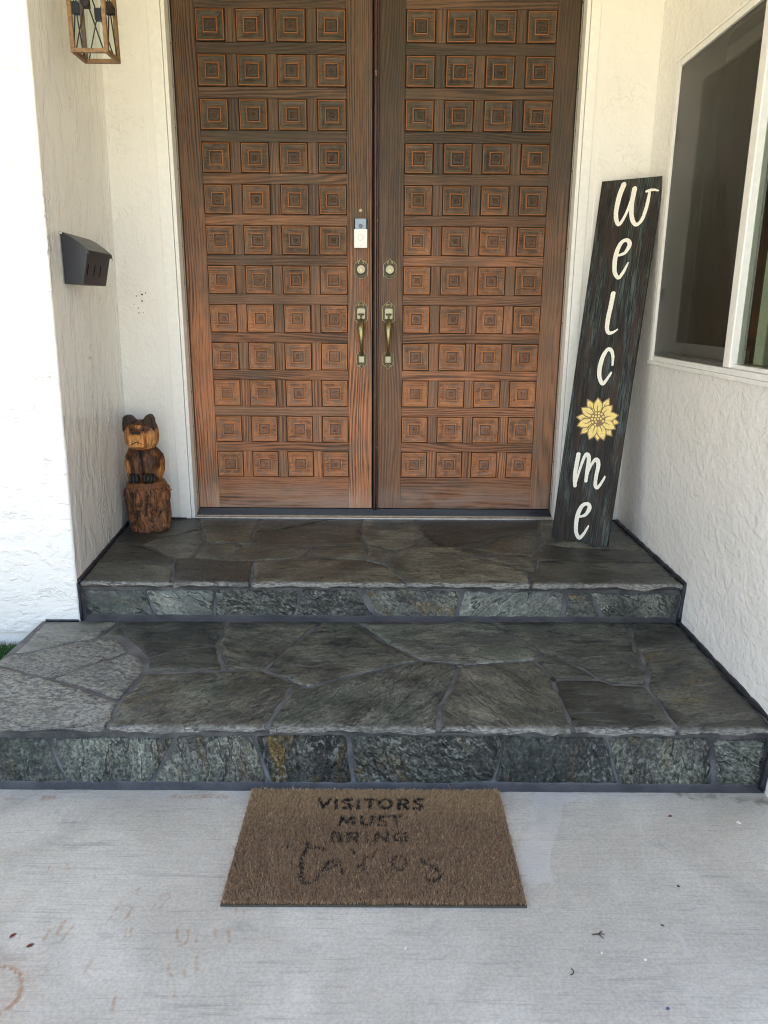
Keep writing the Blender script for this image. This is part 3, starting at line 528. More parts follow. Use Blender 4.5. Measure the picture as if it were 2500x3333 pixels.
# ================================================================== HOUSE SHELL
YW = -.10           # face of the wall the doors sit in
XL = lambda y, z: -1.283 + (-(y) - .10) * .094 + .018 * max(z, 0)      # left wall (slightly out of square)
def XR(y, z): return 1.208 + .006 * min(max(z, 0), 1.2) - .004 * (-(y) - .1) + (.075 * z if z < 0 else 0)
YP = -1.045         # pillar face
HT = 2.78
def grid_wall(fn, us, vs_):
    V = [fn(u, v) for v in vs_ for u in us]; n = len(us)
    return V, n
def left_wall():
    t = thing('stucco_wall', 'white rough stucco wall projecting at the left, carrying the black mailbox and lantern', 'wall', (-1.25, -.5, Z2))
    zs = [Z1 - .05] + list(np.linspace(0, HT, 15)); r = .012
    # side face, rounded arris, front face as one skin
    path = [('s', y) for y in np.linspace(YW + .02, YP + r, 12)] + [('a', k) for k in np.linspace(0, math.pi / 2, 5)[1:]] + [('f', x) for x in (-1.3, -1.45, -1.7, -2.6)]
    def P(q, z):
        xe = XL(YP, z)
        if q[0] == 's': return (XL(q[1], z), q[1], z)
        if q[0] == 'a': return (xe - r + r * math.cos(q[1]), YP + r - r * math.sin(q[1]), z)
        return (q[1], YP, z)
    V, F = [], []
    n = len(path)
    for z in zs:
        for q in path: V.append(P(q, z))
    for j in range(len(zs) - 1):
        for i in range(n - 1): F.append((j * n + i, j * n + i + 1, (j + 1) * n + i + 1, (j + 1) * n + i))
    side = [i for i, f in enumerate(F) if (f[0] % n) < 12]
    fm = [0 if (f[0] % n) < 13 else 1 for f in F]
    meshobj('stucco_skin', V, F, None, t, smooth=True, mats=['stucco_side', 'stucco_front'], fm=fm)
    m = MB(); m.box(-2.6, -1.30, YP + .012, YW, Z2 - .1, Z1 - .02); m.build('foundation', 'stucco_front', t)
    m = MB(); m.box(-2.6, -1.222, YP + .004, YP + .02, Z1 - .0502, Z1 - .046); m.build('weep_screed', 'sash_brown_white', t)
    m = MB(); m.box(-2.6, -1.32, YP + .03, YW, Z1 - .05, HT); m.build('wall_core', 'interior', t)
left_wall()
def back_wall():
    t = thing('stucco_wall', 'cream white stucco wall around the double doors at the back of the porch', 'wall', (0, YW, 0))
    V, F = [], []
    def q(x0, x1, z0, z1, nx=6, nz=14):
        b = len(V)
        for z in np.linspace(z0, z1, nz):
            for x in np.linspace(x0, x1, nx): V.append((x, YW, z))
        for j in range(nz - 1):
            for i in range(nx - 1): F.append((b + j * nx + i, b + j * nx + i + 1, b + (j + 1) * nx + i + 1, b + (j + 1) * nx + i))
    q(-1.34, -1.034, -.02, 2.50); q(.943, 1.30, -.02, 2.50); q(-1.34, 1.30, 2.50, HT, 6, 2)
    meshobj('stucco_skin', V, F, 'stucco_back', t)
    m = MB(); m.box(-1.5, -1.0, YW + .004, YW + .15, -.02, HT); m.box(.93, 1.5, YW + .004, YW + .15, -.02, HT); m.box(-1.5, 1.5, YW + .16, YW + .2, -.3, HT); m.build('wall_core', 'interior', t)
    # insect specks and drill holes left of the doors
    m = MB()
    for px, pz, r in ((-1.145, 1.105, .0045), (-1.128, 1.112, .003), (-1.147, 1.075, .004), (-1.172, 1.098, .003), (-1.168, 1.042, .003), (-1.186, 1.060, .0022), (-1.166, 1.020, .003), (-1.145, 1.022, .002), (-1.152, 1.120, .002)):
        m.disc((px, pz), r, YW - .002, YW, 8)
    o = m.build('insect_speck', 'twig', t)
back_wall()
WY0, WY1, WZ0, WZ1 = -.386, -1.93, .832, 2.022
def right_wall():
    t = thing('stucco_wall', 'white rough stucco wall on the right side, below and around the window', 'wall', (1.21, -1, 0))
    ys = list(np.linspace(YW + .02, WY0, 5)) + list(np.linspace(WY0, WY1, 8))[1:] + [-2.1, -2.35]
    zs = [Z2 - .05, -.2, 0, .3, .6, WZ0] + list(np.linspace(WZ0, WZ1, 6))[1:] + [2.3, HT]
    V, F = [], []; n = len(ys)
    for z in zs:
        for y in ys: V.append((XR(y, z), y, z))
    for j in range(len(zs) - 1):
        for i in range(n - 1):
            ym, zm = (ys[i] + ys[i + 1]) / 2, (zs[j] + zs[j + 1]) / 2
            if WY1 < ym < WY0 and WZ0 < zm < WZ1: continue
            F.append((j * n + i, (j + 1) * n + i, (j + 1) * n + i + 1, j * n + i + 1))
    b = len(V); V += [(XR(-2.35, z), -2.35, z) for z in zs] + [(5, -2.35, z) for z in zs]; nz = len(zs); F += [(b + i, b + nz + i, b + nz + i + 1, b + i + 1) for i in range(nz - 1)]
    # reveals of the opening
    x = 1.2075; d = 1.32
    c = [(WY0, WZ0), (WY1, WZ0), (WY1, WZ1), (WY0, WZ1)]; b = len(V)
    for y, z in c: V += [(x, y, z), (d, y, z)]
    for i in range(4):
        a0, a1 = b + 2 * i, b + 2 * ((i + 1) % 4); F.append((a0, a0 + 1, a1 + 1, a1))
    meshobj('stucco_skin', V, F, 'stucco_right', t)
right_wall()
def shell():
    m = MB(); m.box(-2.6, 5, -2.55, 7, HT, HT + .02); struct(m.build('unseen_porch_ceiling', 'ceiling_cream'))  # unseen; eave deepened to shade the pillar front, cream for warm bounce
    m = MB(); V = [(-9, -2.62, HT + .03), (9, -2.62, HT + .03), (9, 4, 4.9), (-9, 4, 4.9), (9, 9.6, HT + .03), (-9, 9.6, HT + .03)]
    m.add(V, [(0, 1, 2, 3), (3, 2, 4, 5)]); m.box(-9, 9, -2.62, -2.55, HT - .12, HT + .03)  # unseen roof edge carried out with the deepened ceiling for shade
    struct(m.build('house_roof', 'roof_shingle'))
    m = MB(); m.box(-9, -2.6, YP, 9, Z2 - .1, HT); m.box(-2.6, 5, .6, 9, Z2 - .1, HT); m.box(5, 9, -2.35, 9, Z2 - .1, HT)
    struct(m.build('house_wall', 'stucco_front'))
    m = MB(); m.add([(1.32, -2.6, -.3), (4, -2.6, -.3), (4, -.0, -.3), (1.32, 0, -.3), (1.32, -2.6, 2.7), (4, -2.6, 2.7), (4, 0, 2.7), (1.32, 0, 2.7)],
                    [(0, 1, 2, 3), (4, 7, 6, 5), (0, 4, 5, 1), (1, 5, 6, 2), (2, 6, 7, 3)])
    struct(m.build('interior_room', 'interior'))
shell()

# ================================================================== STONE STEPS
def inset_poly(P, d):
    n = len(P); A = sum(P[i][0] * P[(i + 1) % n][1] - P[(i + 1) % n][0] * P[i][1] for i in range(n))
    if A < 0: P = P[::-1]
    out = []
    for i in range(n):
        a, b, c = (np.array(P[i - 1]), np.array(P[i]), np.array(P[(i + 1) % n]))
        e1 = (b - a) / (np.linalg.norm(b - a) + 1e-9); e2 = (c - b) / (np.linalg.norm(c - b) + 1e-9)
        n1 = np.array([-e1[1], e1[0]]); n2 = np.array([-e2[1], e2[0]]); s = n1 + n2; k = max(1 + n1 @ n2, .35)
        out.append(b + s / k * d)
    return out
def chaikin(P):
    out = []
    n = len(P)
    for i in range(n):
        a, b = P[i], P[(i + 1) % n]; L = np.linalg.norm(b - a)
        k = min(.12, .007 / (L + 1e-6)); out += [a + (b - a) * k, b - (b - a) * k]
    return out
def resample(P, step, amp, seed, skip=None):
    out = []
    n = len(P)
    for i in range(n):
        a, b = P[i], P[(i + 1) % n]; L = np.linalg.norm(b - a); k = max(1, int(L / step))
        nn = np.array([-(b - a)[1], (b - a)[0]]) / (L + 1e-9)
        for j in range(k):
            q = a + (b - a) * j / k
            q = q + nn * (fbm(q[0] * 28 + seed, q[1] * 28, seed, 3) * amp + fbm(q[0] * 6, q[1] * 6, seed * 2, 2) * amp * .9)
            out.append(q)
    return out
def flagstone(P, frame, parent, inset, thick, relief, seed, front=None, props=None, name='flagstone', clip=None):
    """P polygon in the plane; frame(u,v,h) -> world; front = coordinate value of the nosing line"""
    Q = inset_poly(P, inset); Q = chaikin(Q); Q = resample(Q, .014, .0048, seed)
    if clip: Q = [np.array(clip(q)) for q in Q]
    Q = [np.array(q) for q in Q]
    isf = [False] * len(Q)
    if front is not None:
        for i, q in enumerate(Q):
            if q[1] < front + .030:
                isf[i] = True; q[1] = front + .0035 * fbm(q[0] * 22, seed, 3, 3) + (.004 * abs(fbm(q[0] * 70, seed, 8, 2)))
    area = .5 * sum(Q[i][0] * Q[(i + 1) % len(Q)][1] - Q[(i + 1) % len(Q)][0] * Q[i][1] for i in range(len(Q)))
    if area < 0: Q = Q[::-1]; isf = isf[::-1]
    inn = [q for q in Q]
    cs = inset_poly([tuple(q) for q in Q], .0035)
    # triangulate the top with interior relief points
    us = [q[0] for q in Q]; vv = [q[1] for q in Q]; pts = [Vector((float(q[0]), float(q[1]))) for q in cs]; nb = len(pts)
    step = .024
    def inside(x, y, m=.011):
        c = False; dm = 9
        for i in range(nb):
            x0, y0 = pts[i]; x1, y1 = pts[i - 1]
            if (y0 > y) != (y1 > y) and x < (x1 - x0) * (y - y0) / (y1 - y0) + x0: c = not c
            dm = min(dm, math.hypot(x - x0, y - y0))
        return c and dm > m
    rs = random.Random(int(seed * 100))
    for x in np.arange(min(us), max(us), step):
        for y in np.arange(min(vv), max(vv), step):
            a, b = x + rs.uniform(-.006, .006), y + rs.uniform(-.006, .006)
            if inside(a, b): pts.append(Vector((float(a), float(b))))
    vo, ed, fa, _, _, _ = delaunay_2d_cdt(pts, [], [list(range(nb))], 1, 1e-6)
    vo = [tuple(v) for v in vo]
    V = [frame(x, y, thick + (relief * fbm(x * 22 + seed, y * 22, seed, 3) if i >= nb else relief * .3 * fbm(x * 22 + seed, y * 22, seed))) for i, (x, y) in enumerate(vo)]
    F = [tuple(f) for f in fa]; E_ = [0.0] * len(vo)
    if len(vo) >= nb:
        k = len(V)
        for i, q in enumerate(Q): V.append(frame(q[0], q[1], thick - .004 - (.004 * abs(fbm(q[0] * 40, q[1] * 40, 2)) if isf[i] else 0))); E_.append(.9 if isf[i] else .12)
        k2 = len(V)
        for i, q in enumerate(Q):
            dd = .0035 * fbm(q[0] * 60, 3, seed) if isf[i] else 0
            V.append(frame(q[0], q[1] + dd, -.015 + .011 * fbm(q[0] * 11, 5, seed) if isf[i] else -.003)); E_.append(.9 if isf[i] else .1)
        for i in range(nb):
            j = (i + 1) % nb; F.append((i, k + i, k + j, j)); F.append((k + i, k2 + i, k2 + j, k + j))
        for i in range(nb):
            if isf[i]: E_[i] = .75
    o = meshobj(name, V, F, None, parent, attrs={'edge': E_}, mats=[parent['stone_mat_face'] if props.get('wall') else 'stone_top'], smooth=True)
    # consistent normals
    bm = bmesh.new(); bm.from_mesh(o.data); bmesh.ops.recalc_face_normals(bm, faces=bm.faces[:])
    bm.to_mesh(o.data); bm.free()
    for k_, v_ in props.items():
        if k_ != 'wall': o[k_] = float(v_)
    return o
def steps():
    # --- upper step
    up_ = thing('upper_stone_step', 'upper dark flagstone step under the double doors', 'step', (0, -.55, 0)); struct(up_); del up_['category']; up_['stone_mat_face'] = 'stone_face'
    lo_ = thing('lower_stone_step', 'wider lower flagstone step above the doormat', 'step', (0, -1.4, Z1)); struct(lo_); del lo_['category']; lo_['stone_mat_face'] = 'stone_face'
    def bed(name, par, x0, x1, yf, yb, zt, zb, over, xl_fn=None):
        # mortar bed: top sheet, riser sheet and a sloped fillet along the foot of the riser
        V, F, Bv = [], [], []
        xs = np.arange(x0, x1 + .001, .02)
        rows = [(yb, zt - .0035, 0), (yf + .014, zt - .0035, 0), (yf + .008, zt - .010, .1), (yf + .012, zt - .020, .3), (yf + .024, zt - .026, .6), (yf + .026, zt - .030, .2), (yf + .026, zb + .022, .1), (yf + .016, zb + .013, .75), (yf + .001, zb + .001, 1), (yf - .002, zb - .003, 1)]
        for j, (y, z, b) in enumerate(rows):
            for x in xs:
                jy = .0025 * fbm(x * 14, j * 3.1, zt * 9) if j else 0
                V.append((x, y + jy, z + (.0015 * fbm(x * 20, j, 4) if j else 0))); Bv.append(b)
        n = len(xs)
        for j in range(len(rows) - 1):
            for i in range(n - 1): F.append((j * n + i, (j + 1) * n + i, (j + 1) * n + i + 1, j * n + i + 1))
        meshobj(name, V, F, 'mortar', par, smooth=True, attrs={'bevel': Bv})
    bed('mortar_bed', up_, -1.29, 1.205, YF1, YW + .05, 0, Z1, 0)
    bed('mortar_bed', lo_, -1.345, 1.19, YF2, -1.0, Z1, Z2, 0)
    m = MB(); m.box(-1.343, 1.17, YF2 + .035, -1.0, Z2 - .02, Z1 - .006); meshobj('mortar_core', m.v, m.f, 'mortar', lo_, attrs={'bevel': [.2] * len(m.v)})
    rs = random.Random(3)
    RAG = {'UP': {10: .15}, 'LO': {2: .8, 3: .8, 4: .9, 10: .15, 11: .35}}
    TONE = {'LO': {0: .38, 1: .1, 2: .72, 3: .62, 4: .95, 9: .05}, 'UP': {1: .10, 3: .06, 9: .03}}
    WARM = {'UP': {4: .9, 7: .9, 10: .7, 11: 1, 21: .8, 22: .8, 15: .9, 16: .8, 19: .8}, 'LO': {7: .7, 10: .8, 12: 1, 15: .7, 16: .8, 17: .7, 11: .4}}
    ANG = {'UP': {}, 'LO': {7: .45, 10: -.65, 11: -.9, 12: 1.0, 2: .3, 3: .5, 16: -.2, 8: -.1}}
    OCH = {'LO': {10: .35, 16: .4}, 'UP': {10: .12}}
    def fu(u, v, h): return (u, v, h)
    for i, P in enumerate(UP):
        clip = lambda q: (min(max(q[0], XL(q[1], 0) + .014), XR(q[1], 0) - .014), q[1])
        fr = YF1 if any(a[1] < YF1 + .05 for a in P) else None
        flagstone(P, lambda u, v, h: (u, v, h), up_, .0054, rs.uniform(-.0005, .0015), .0008, i + 1.3, fr,
                  dict(grain=ANG['UP'].get(i, rs.uniform(-.12, .12)), tone=TONE['UP'].get(i, 0), ragged=RAG['UP'].get(i, .04), warm=WARM['UP'].get(i, rs.uniform(.2, .6)), ochre=OCH['UP'].get(i, 0)), clip=clip)
    for i, P in enumerate(LO):
        clip = lambda q: (min(max(q[0], -1.40), XR(q[1], Z1) - .016), q[1])
        fr = YF2 if any(a[1] < YF2 + .05 for a in P) else None
        rg = RAG['LO'].get(i, .06)
        flagstone(P, lambda u, v, h: (u, v, Z1 + h), lo_, .0070, rs.uniform(-.0005, .0015), .0008 + .0022 * rg, i + 40.3, fr,
                  dict(grain=ANG['LO'].get(i, rs.uniform(-.15, .15)), tone=TONE['LO'].get(i, 0), ragged=rg, warm=WARM['LO'].get(i, rs.uniform(.1, .5)), ochre=OCH['LO'].get(i, 0)), clip=clip)
    T1 = {0: .10, 1: .22, 2: .16, 3: .16, 4: .10, 5: .14, 6: .05, 7: 0}
    for i, P in enumerate(R1):
        clip = lambda q: (min(max(q[0], XL(YP, 0) + .012), XR(-1.04, -.1) - .014), q[1])
        flagstone([(a, b) for a, b in P], lambda u, v, h: (u, YF1 + .024 - h, v), up_, .002, .004, .0025, i + 70.3, None,
                  dict(wall=1, grain=(.55, .5, .45, .5, .6, -.7, .2, .75)[i], tone=T1[i], ragged=(.25, .1, 1, 1, .5, .15, .4, .05)[i], warm=(.6, .1, .3, .3, .5, 0, .9, 0)[i], ochre=(.4, 0, 0, 0, .75, .1, 1, 0)[i]), name='riser_stone', clip=clip)
    for i, P in enumerate(R2):
        clip = lambda q: (min(max(q[0], -1.36), XR(YF2, -.3) - .014), q[1])
        flagstone([(a, b) for a, b in P], lambda u, v, h: (u, YF2 + .024 - h, v), lo_, .002, .004, .0035, i + 90.3, None,
                  dict(wall=1, grain=(1.57, 1.57, 1.5, 1.6, .8, 1.57, 1.5, .6)[i], tone=(0, 0, .03, .02, .03, .03, .02, 0)[i], ragged=(.35, .35, .6, .8, 1, .7, .6, .5)[i], warm=(.3, .1, .7, .8, .3, 0, .4, 0)[i], ochre=(.3, .3, .5, 1, .7, .2, .8, 0)[i]), name='riser_stone', clip=clip)
    # black caulk along the walls
    def strip(name, par, pts, r):
        m = MB(); P = []
        for a, b in zip(pts[:-1], pts[1:]):
            k = max(2, int((Vector(b) - Vector(a)).length / .02))
            P += [Vector(a).lerp(Vector(b), j / k) for j in range(k)]
        P.append(Vector(pts[-1]))
        rr = [r * (1 + .5 * fbm(p.x * 19, p.y * 19, p.z * 19 + r)) for p in P]
        m.tube(P, rr, 7); m.build(name, 'caulk', par, smooth=True)
    strip('caulk_line', up_, [(XL(YW, 0) + .004, YW - .004, .003), (XL(YP, 0) + .004, YP + .01, .003)], .009)
    strip('caulk_line', up_, [(XR(YW, 0) - .004, YW - .004, .003), (XR(-1.03, 0) - .004, -1.03, .003), (XR(-1.04, Z1) - .004, -1.04, Z1 + .01)], .0095)
    strip('caulk_line', up_, [(XL(YW, 0), YW - .003, .001), (-1.0, YW - .003, .001)], .007); strip('caulk_line', up_, [(.9, YW - .003, .001), (XR(YW, 0), YW - .003, .001)], .008)
    strip('caulk_line', up_, [(XL(YP, 0) + .003, YP + .006, -.005), (XL(YP, 0) + .003, YP + .006, Z1)], .006)
    strip('caulk_line', lo_, [(XR(-1.04, Z1) - .004, -1.04, Z1 + .003), (XR(YF2, Z1) - .004, YF2 + .005, Z1 + .003), (XR(YF2, Z2) - .006, YF2 + .008, Z2 + .01)], .010)
    strip('caulk_line', lo_, [(-1.33, YP - .004, Z1 + .002), (-1.20, YP - .004, Z1 + .002)], .005)
steps()

# ================================================================== DOORS
PX = {'L': -.8458, 'R': .101}; PP, PS, PZ0, PZP, PSZ = .181, .1272, .205, .182, .1267
def panel_mesh():
    hs, hz = PS / 2, PSZ / 2
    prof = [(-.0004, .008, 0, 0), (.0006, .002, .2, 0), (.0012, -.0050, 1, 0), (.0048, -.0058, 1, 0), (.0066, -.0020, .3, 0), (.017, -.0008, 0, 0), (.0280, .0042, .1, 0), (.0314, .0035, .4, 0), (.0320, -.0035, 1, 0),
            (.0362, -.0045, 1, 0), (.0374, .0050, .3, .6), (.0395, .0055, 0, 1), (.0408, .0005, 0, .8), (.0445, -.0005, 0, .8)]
    V, E_, T_, F = [], [], [], []
    for d, y, e, tl in prof:
        for sx, sz in ((-1, -1), (1, -1), (1, 1), (-1, 1)): V.append((sx * (hs - d), y, sz * (hz - d))); E_.append(e); T_.append(tl)
    n = len(prof)
    for i in range(n - 1):
        for k in range(4): F.append((i * 4 + k, i * 4 + (k + 1) % 4, (i + 1) * 4 + (k + 1) % 4, (i + 1) * 4 + k))
    F.append(tuple((n - 1) * 4 + k for k in range(4)))
    return V, F, E_, T_
def rosette_mesh():
    V, F, E_ = [], [], []
    def petal(a, r0, r1, w, h):
        w *= 1.15; h *= 1.5
        c, s = math.cos(a), math.sin(a); rm = r0 + (r1 - r0) * .62
        pt = [(r0, 0, 0), (rm, -w, 0), (r1, 0, 0), (rm, w, 0), (rm, 0, h)]
        b = len(V)
        for r, q, y in pt: V.append((r * c - q * s, -.0012 - y, r * s + q * c)); E_.append(.85 if y else .1)
        for i in range(4): F.append((b + i, b + (i + 1) % 4, b + 4))
    for k in range(4): petal(k * math.pi / 2, .0, .0150, .0034, .0032)
    for k in range(4): petal(math.pi / 4 + k * math.pi / 2, .003, .0185, .0044, .0028)
    return V, F, E_
def shared(name, V, F, attrs, mat):
    me = bpy.data.meshes.new(name); me.from_pydata(V, [], F)
    for k, v in attrs.items(): a = me.attributes.new(k, 'FLOAT', 'POINT'); a.data.foreach_set('value', np.array(v, dtype=np.float32))
    me.materials.append(MAT[mat]); me.update(); return me
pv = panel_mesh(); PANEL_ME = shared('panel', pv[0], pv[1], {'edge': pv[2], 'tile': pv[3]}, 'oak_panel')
rv = rosette_mesh(); ROS_ME = shared('rosette', rv[0], rv[1], {'edge': rv[2], 'tile': [.35] * len(rv[0])}, 'oak_panel')
PANEL_ME.polygons.foreach_set('use_smooth', [False] * len(PANEL_ME.polygons))

def scroll(m, cx, cz, sx, y, k=1.0):
    pts = []
    for i in range(14):
        a = -math.pi / 2 + i * .42; r = (.0078 - i * .00045) * k
        pts.append((cx + sx * (.0075 * k + r * math.cos(a) * .95), y, cz + r * math.sin(a)))
    m.tube(pts, [.0017 * k * (1 - i * .03) for i in range(14)], 6)
def outline_rim(m, outline, y, r):
    P = [(x, y, z) for x, z in outline] + [(outline[0][0], y, outline[0][1])]; m.tube(P, r, 6, False)
def deadbolt(parent, cx, cz):
    w = .0305
    out = [(-w, -.031), (-w, .026), (-w * .80, .029), (-w * .55, .038), (-w * .2, .042), (0, .053), (w * .2, .042), (w * .55, .038), (w * .80, .029), (w, .026), (w, -.031), (w * .78, -.031), (w * .6, -.038), (0, -.043), (-w * .6, -.038), (-w * .78, -.031)]
    out = [(cx + x, cz + z) for x, z in out]
    m = MB(); m.plate(out, -.005, .0, .0015); p = m.build('deadbolt', 'brass_dark', parent)
    m = MB(); outline_rim(m, out, -.0045, .0014); scroll(m, cx, cz + .034, 1, -.006); scroll(m, cx, cz + .034, -1, -.006)
    m.build('plate_rim', 'brass_bright', p, smooth=True)
    m = MB(); m.disc((cx, cz), .0232, -.018, -.004, 32, .003); m.build('collar', 'brass', p, smooth=False)
    m = MB(); m.disc((cx, cz), .0200, -.0205, -.017, 32, .001); m.build('cylinder_face', 'nickel', p)
    m = MB(); m.disc((cx, cz - .006), .0075, -.0225, -.020, 20, .0006); m.build('keyway', 'brass_bright', p)
    m = MB(); m.box(cx - .0011, cx + .0011, -.0232, -.0222, cz - .011, cz - .003); m.build('key_slot', 'black', p)
def handle_set(parent, cx, cx2):
    y0 = 0
    zt, zb = 1.083, .983
    w = .0305; c = 1.024
    out = [(-w, -.032), (-w, .030), (-w * .85, .036), (-w * .6, .044), (-w * .25, .052), (0, .060), (w * .25, .052), (w * .6, .044), (w * .85, .036), (w, .030), (w, -.032), (w * .72, -.036), (w * .45, -.044), (0, -.040), (-w * .45, -.044), (-w * .72, -.036)]
    out = [(cx + x, c + z) for x, z in out]
    m = MB(); m.plate(out, -.006, 0, .002); h = m.build('handle_set', 'brass_dark', parent)
    m = MB(); outline_rim(m, out, -.0055, .0015); scroll(m, cx, c + .040, 1, -.0075); scroll(m, cx, c + .040, -1, -.0075); m.tube([(cx, -.008, c + .034), (cx, -.008, c + .047)], .0014, 6)
    m.build('plate_rim', 'brass_bright', h, smooth=True)
    m = MB(); m.plate([(cx + x, c + z) for x, z in ((-.0205, -.026), (-.0205, .022), (-.016, .026), (.016, .026), (.0205, .022), (.0205, -.026), (.012, -.029), (-.012, -.029))], -.0095, -.005, .002)
    m.build('inner_plate', 'nickel', h)
    m = MB()   # thumb latch: stem and paddle
    m.box(cx - .0045, cx + .0045, -.030, -.008, c - .020, c - .008, .001)
    n = 18; m.add([(cx + .0135 * math.cos(2 * math.pi * k / n), -.030 + .010 * math.sin(2 * math.pi * k / n), c - .003 + (.0025 if k % n < 9 else 0)) for k in range(n)] + [(cx + .0135 * math.cos(2 * math.pi * k / n), -.030 + .010 * math.sin(2 * math.pi * k / n), c - .009) for k in range(n)],
          [tuple(range(n)), tuple(range(2 * n - 1, n - 1, -1))] + [(k, (k + 1) % n, n + (k + 1) % n, n + k) for k in range(n)])
    m.build('thumb_latch', 'brass_dark', h)
    m = MB(); pts, rr = [], []
    prof = [(0, .0085), (.06, .0105), (.13, .0135), (.19, .0152), (.24, .0165), (.29, .0160), (.36, .0140), (.46, .0112), (.58, .0086), (.72, .0070), (.86, .0066), (.95, .0070), (1, .0080)]
    z1, z2 = .994, .826
    for s_, r in prof:
        b = math.sin(math.pi * min(1, s_ * 1.02)) ** .6 * .040 + .010
        pts.append((cx + (cx2 - cx) * s_, -b, z1 + (z2 - z1) * s_)); rr.append(r)
    m.tube(pts, [q * 1.12 for q in rr], 16); g = m.build('grip', 'brass', h, smooth=True)
    m = MB(); zc = z1 + (z2 - z1) * .20; m.tube([(cx - .0125, -.043, zc + .010), (cx - .006, -.052, zc + .002), (cx, -.056, zc - .006), (cx + .006, -.052, zc + .002), (cx + .0125, -.043, zc + .010)], .0009, 6)
    m.build('grip_collar', 'brass_dark', h)
    w = .0255; c = .803
    out = [(-w, -.022), (-w, .022), (-w * .7, .026), (-w * .45, .036), (-w * .2, .040), (w * .2, .040), (w * .45, .036), (w * .7, .026), (w, .022), (w, -.022), (w * .7, -.031), (w * .3, -.038), (0, -.045), (-w * .3, -.038), (-w * .7, -.031)]
    out = [(cx2 + x, c + z) for x, z in out]
    m = MB(); m.plate(out, -.006, 0, .002); m.build('lower_plate', 'brass_dark', h)
    m = MB(); outline_rim(m, out, -.0055, .0014); scroll(m, cx2, c - .030, 1, -.007, .85); scroll(m, cx2, c - .030, -1, -.007, .85); m.build('lower_rim', 'brass_bright', h, smooth=True)
    m = MB(); m.plate([(cx2 + x, c + z) for x, z in ((-.0145, -.018), (-.0145, .016), (.0145, .016), (.0145, -.018))], -.009, -.005, .002); m.build('lower_inner_plate', 'nickel', h)

def door(side, x0, x1, label):
    t = thing('entry_door', label, 'door', (x0, 0, .035))
    px = PX[side]; pe = px + 3 * PP + PS; g = .0040; D = .044
    def board(name, a, b, z0, z1, mat):
        m = MB(); m.face_box(a, b, 0, D, z0, z1, .0012); return meshobj(name, m.v, m.f, mat, t)
    m = MB(); m.box(px - .02, pe + .02, .0135, .03, .18, 2.36); m.build('door_core', 'oak_dark', t)
    board('stile', x0, px - g, .035, 2.44, 'oak_vertical'); board('stile', pe + g, x1, .035, 2.44, 'oak_vertical')
    e = .0004
    board('bottom_rail', px - g + e, pe + g - e, .035, PZ0 - g, 'oak_horizontal')
    board('top_rail', px - g + e, pe + g - e, PZ0 + 11 * PZP + PSZ + g, 2.44, 'oak_horizontal')
    for k in range(11): board('rail', px - g + e, pe + g - e, PZ0 + k * PZP + PSZ + g, PZ0 + (k + 1) * PZP - g, 'oak_horizontal')
    src = None
    for k in range(12):
        for j in range(3):
            board('muntin', px + j * PP + PS + g, px + (j + 1) * PP - g, PZ0 + k * PZP - g + e, PZ0 + k * PZP + PSZ + g - e, 'oak_vertical')
        for j in range(4):
            loc = Vector((px + j * PP + PS / 2, 0, PZ0 + k * PZP + PSZ / 2)) - t.location
            if src is None:
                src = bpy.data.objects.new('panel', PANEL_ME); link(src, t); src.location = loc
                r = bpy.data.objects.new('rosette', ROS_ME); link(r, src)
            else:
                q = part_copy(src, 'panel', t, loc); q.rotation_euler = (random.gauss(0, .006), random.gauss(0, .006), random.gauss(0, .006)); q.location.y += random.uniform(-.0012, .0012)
    return t
dl = door('L', -.953, -.0535, 'left-hand carved wooden door with the doorbell camera, peephole and brass handle')
dr = door('R', -.0225, .877, 'right-hand carved wooden door beside the tall welcome board, brass handle at its left edge')
# astragal on the left door
m = MB()
prof = [(-.0462, -.004), (-.0462, -.010), (-.0440, -.016), (-.0395, -.0205), (-.0345, -.020), (-.0315, -.0150), (-.0300, -.0125), (-.0280, -.0145), (-.0250, -.0140), (-.0228, -.0095), (-.0228, -.002)]
n = len(prof); zs = [.004] + list(np.linspace(.05, 2.44, 30)); V = [(x, y, z) for z in zs for x, y in prof]
F = [(j * n + i, j * n + i + 1, (j + 1) * n + i + 1, (j + 1) * n + i) for j in range(len(zs) - 1) for i in range(n - 1)] + [tuple(range(n))]
meshobj('astragal', V, F, 'astragal_wood', dl)
m = MB(); m.box(-.0533, -.0464, .012, .04, .03, 2.44); m.box(-.0463, -.0228, .001, .0432, .03, 2.44); m.build('meeting_gap', 'black', dl)
deadbolt(dl, -.1062, 1.229); deadbolt(dr, .0328, 1.229)
handle_set(dl, -.1065, -.1038); handle_set(dr, .0290, .0272)
# peephole
m = MB(); m.disc((-.1078, 1.4955), .0098, -.006, 0, 24, .002); ph = m.build('peephole', 'brass', dl)
m = MB(); m.disc((-.1078, 1.4955), .0056, -.0078, -.0055, 20, .001); m.build('peephole_lens', 'nickel', ph)
